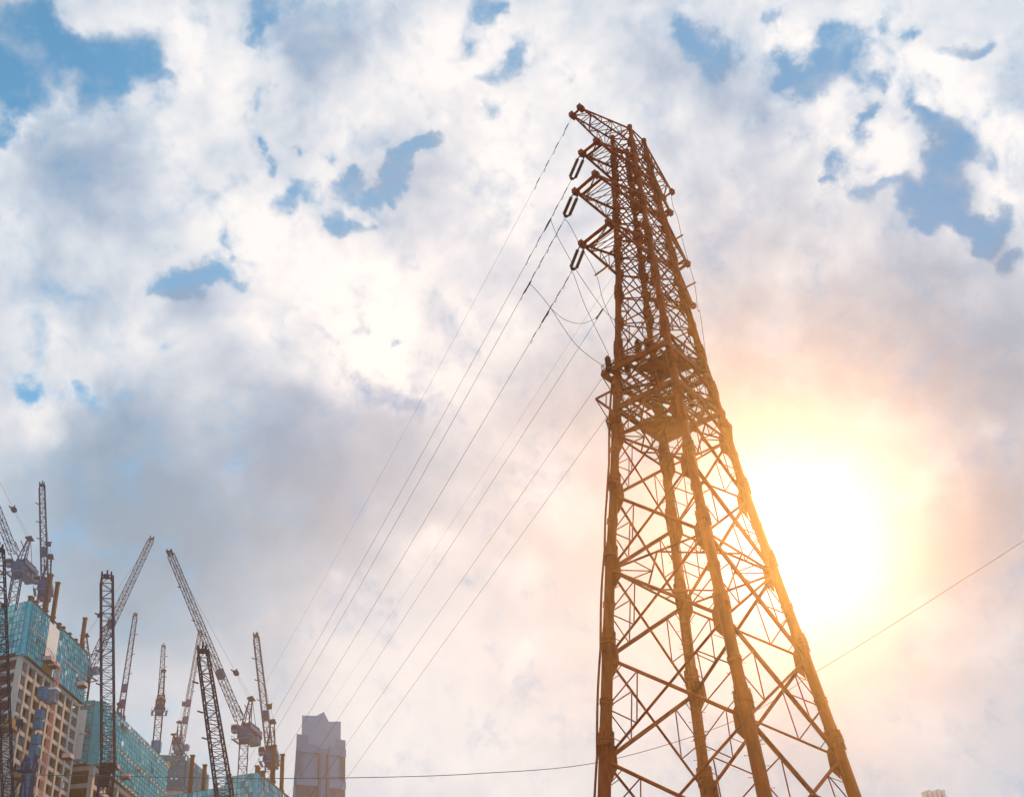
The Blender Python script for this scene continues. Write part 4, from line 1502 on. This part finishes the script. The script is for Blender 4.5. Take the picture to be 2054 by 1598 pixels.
ht = V((dp.x - .3, dp.y, dp.z + 2.0))
hk = atd(39, 1448, 262)
m_ = MB().path([ht, hk - V((0, 0, 1)), hk + V((-.6, 0, 10)), hk + V((-1.4, 0, 26))], .035, 4)
m_.build('hoist_rope', STEELD, r_)
MB().box(hk, V((.6, 0, 0)), V((0, .3, 0)), V((0, 0, .6))).tube(hk - V((0, 0, .6)), hk - V((0, 0, 1.8)), .3, .12, 8).build('hook_block', BLACKM, r_)

# yellow block hanging at the right end of the second screen
yb = atplane(336, 1534, O2 + a2 * la2, R(90))
r_ = thing('pulley_block', yb, 'yellow pulley block hanging at the upper right corner of the second teal screen', 'pulley block')
MB().tube(yb - V((0, .3, 0)), yb + V((0, .3, 0)), .8, n=16).box(yb, V((.45, 0, 0)), V((0, .38, 0)), V((0, 0, 1.2))).build('sheave', YEL, r_)
MB().tube(yb - V((0, 0, 1.1)), yb - V((0, 0, 2.0)), .3, .15, 8).build('swivel', BLACKM, r_)
MB().beam(yb + V((0, 0, 1.2)), V((yb.x, yb.y, zt2 + .6)), .1, .1).beam(V((yb.x + .2, yb.y, zt2 + .6)), V((yb.x - 2.6, yb.y, zt2 + .6)), .2, .2).build('bracket', RUSTD, r_)

# ---- hazy skyscraper
sk_h = 330
SKK = sk_h / 1100
Osk, ask, lask, bsk, lbsk, zsk = plan((650, 1476), (693, 1483), (595, 1471), sk_h)
Ptop = atd(650, 1478, sk_h)
zs1 = Ptop.z
Rsk = atz(693, 1485, zs1)
Lsk = atz(595, 1472, zs1)
O = V((Ptop.x, Ptop.y, 0))
Rg, Lg = V((Rsk.x, Rsk.y, 0)), V((Lsk.x, Lsk.y, 0))
sky_t = thing('skyscraper', O, 'pale grey skyscraper fading into the haze with a folded triangular crown', 'skyscraper')


def lp(p, q, t):
    return p + (q - p) * t


def up(p, z):
    return V((p.x, p.y, z))


Bg = Rg + (Lg - O)
base_k = 1.05
cen = (O + Bg) / 2


def ring(k, z, nf=.0):
    return [up(cen + (p - cen) * k, z) for p in (O, Rg, Bg, Lg)]


m_ = MB()
zsh = zpix(O, 1500)
r0_, r1_ = ring(1.0, 0), ring(1.0, zsh)
r0_[3] = up(O + (Lg - O) * 1.62, 0)      # the left flank tapers upwards
m_._add(r0_ + r1_, [(3, 2, 1, 0), (4, 5, 6, 7), (0, 1, 5, 4), (1, 2, 6, 5), (2, 3, 7, 6), (3, 0, 4, 7)])
body = m_.build('tower_body', GLASSF, sky_t)
# shoulder blocks that stop lower than the crown
for (t0, t1, s0, s1, yy, A_, B_) in ((.72, 1.0, 0, .3, 1471, O, Lg), (.72, 1.0, 0, .3, 1484, O, Rg)):
    p0, p1 = lp(A_, B_, t0), lp(A_, B_, t1)
    inn = (cen - (p0 + p1) / 2) * .6
    zt_ = zpix(p1, yy)
    MB().slab([up(p0, zsh - 40 * SKK), up(p1, zsh - 40 * SKK), up(p1 + inn, zsh - 40 * SKK), up(p0 + inn, zsh - 40 * SKK)], V((0, 0, zt_ - zsh + 40 * SKK))).build('shoulder_block', GLASSF, sky_t)
# inner shaft and folded crown
in_ = .02
q = [cen + (p - cen) * .80 for p in (O, Rg, Bg, Lg)]
zc0 = zpix(O, 1450)
MB().slab([up(p, zsh - 5 * SKK) for p in q], V((0, 0, zc0 - zsh + 5 * SKK))).build('upper_shaft', GLASSC, sky_t)
cm = MB()
zl_, zr_ = zpix(q[3], 1434), zpix(q[1], 1446)
zapex = zpix(q[0], 1427)
zdip = zpix(q[0], 1436)
def facet(a, b, za, zm, zb):
    m1 = lp(a, b, .5)
    inward = (cen - m1).normalized() * 3.5 * SKK
    cm._add([up(a, zc0), up(m1, zc0), up(b, zc0), up(a, za), up(m1 + inward, zm), up(b, zb)], [(0, 1, 4, 3), (1, 2, 5, 4)])
    cm._add([up(a, zc0), up(m1 + inward * 2, zc0), up(b, zc0), up(a, za), up(m1 + inward * 2, zm - 2 * SKK), up(b, zb)], [(3, 4, 1, 0), (4, 5, 2, 1)])
    cm._add([up(a, za), up(m1 + inward, zm), up(m1 + inward * 2, zm - 2 * SKK), up(b, zb)], [(0, 1, 2), (1, 3, 2)])
facet(q[0], q[1], zapex, zdip - 4 * SKK, zr_)
facet(q[3], q[0], zl_, zdip, zapex)
facet(q[1], q[2], zr_, zdip - 4 * SKK, zl_)
facet(q[2], q[3], zl_, zdip - 4 * SKK, zl_)
cm.build('crown', GLASSC, sky_t)
for (A_, B_) in ((O, Lg), (O, Rg)):
    w_ = MB()
    nn = V(((B_ - A_).y, -(B_ - A_).x, 0)).normalized()
    if nn.dot(-O) < 0:
        nn = -nn
    zA = zpix(O, 1512)
    a_, b_ = lp(A_, B_, .12), lp(A_, B_, .2)
    w_.slab([up(a_ + nn * .2, 0), up(b_ + nn * .2, 0), up(b_ + nn * .2, zA), up(a_ + nn * .2, zA)], nn * .5)
    w_.build('corner_recess', MULL, sky_t)
    w_ = MB()
    for k in range(1, 14):
        p = lp(A_, B_, .2 + .78 * k / 14) + nn * .15
        w_.box(up(p, zsh * .5 - 3), (B_ - A_).normalized() * .14, nn * .2, V((0, 0, zsh * .5 - 6)))
    w_.build('facade_fins', MULL, sky_t)
    for yy in (1512, 1578):
        w_ = MB()
        zz = zpix(O, yy)
        w_.slab([up(lp(A_, B_, .21) + nn * .1, zz), up(lp(A_, B_, .99) + nn * .1, zz), up(lp(A_, B_, .99) + nn * .1, zz + 2.2), up(lp(A_, B_, .21) + nn * .1, zz + 2.2)], nn * .35)
        w_.build('plant_floor_band', GLASSF, sky_t)

# roof bits of a low building far right, at the bottom edge
rp = atd(1857, 1592, 70)
rb_ = thing('rooftop', V((rp.x, rp.y, 0)), 'tip of a hazy pale rooftop just showing at the bottom edge right of the tower', 'building')
MB().box(V((rp.x, rp.y, (rp.z - .6) / 2)), V((1.9, 0, 0)), V((0, 1.9, 0)), V((0, 0, (rp.z - .6) / 2 - .4))).build('stair_house', WHITEP, rb_)
m_ = MB()
for k in range(5):
    m_.box(V((rp.x - .5 + k * .25, rp.y - 1.3, rp.z - .5)), V((.08, 0, 0)), V((0, .2, 0)), V((0, 0, .3 + .06 * (k % 2))))
m_.build('roof_vent', WHITEP, rb_)

# ---------------------------------------------------------------- haze
hm = bpy.data.materials.new('air')
hm.use_nodes = True
nt = hm.node_tree
nt.nodes.clear()
pv = nt.nodes.new('ShaderNodeVolumePrincipled')
pv.inputs['Color'].default_value = (.95, .88, .81, 1)
pv.inputs['Density'].default_value = 0.00037
pv.inputs['Anisotropy'].default_value = 0.885
mo = nt.nodes.new('ShaderNodeOutputMaterial')
nt.links.new(pv.outputs[0], mo.inputs['Volume'])
hz = MB().box(HA * (HA0 + HA1) / 2 + HB * (HB0 + HB1) / 2 + V((0, 0, (HZ0 + HZ1) / 2)), HB * (HB1 - HB0) / 2, HA * (HA1 - HA0) / 2, V((0, 0, (HZ1 - HZ0) / 2))).build('haze', hm)
hz['kind'] = 'stuff'
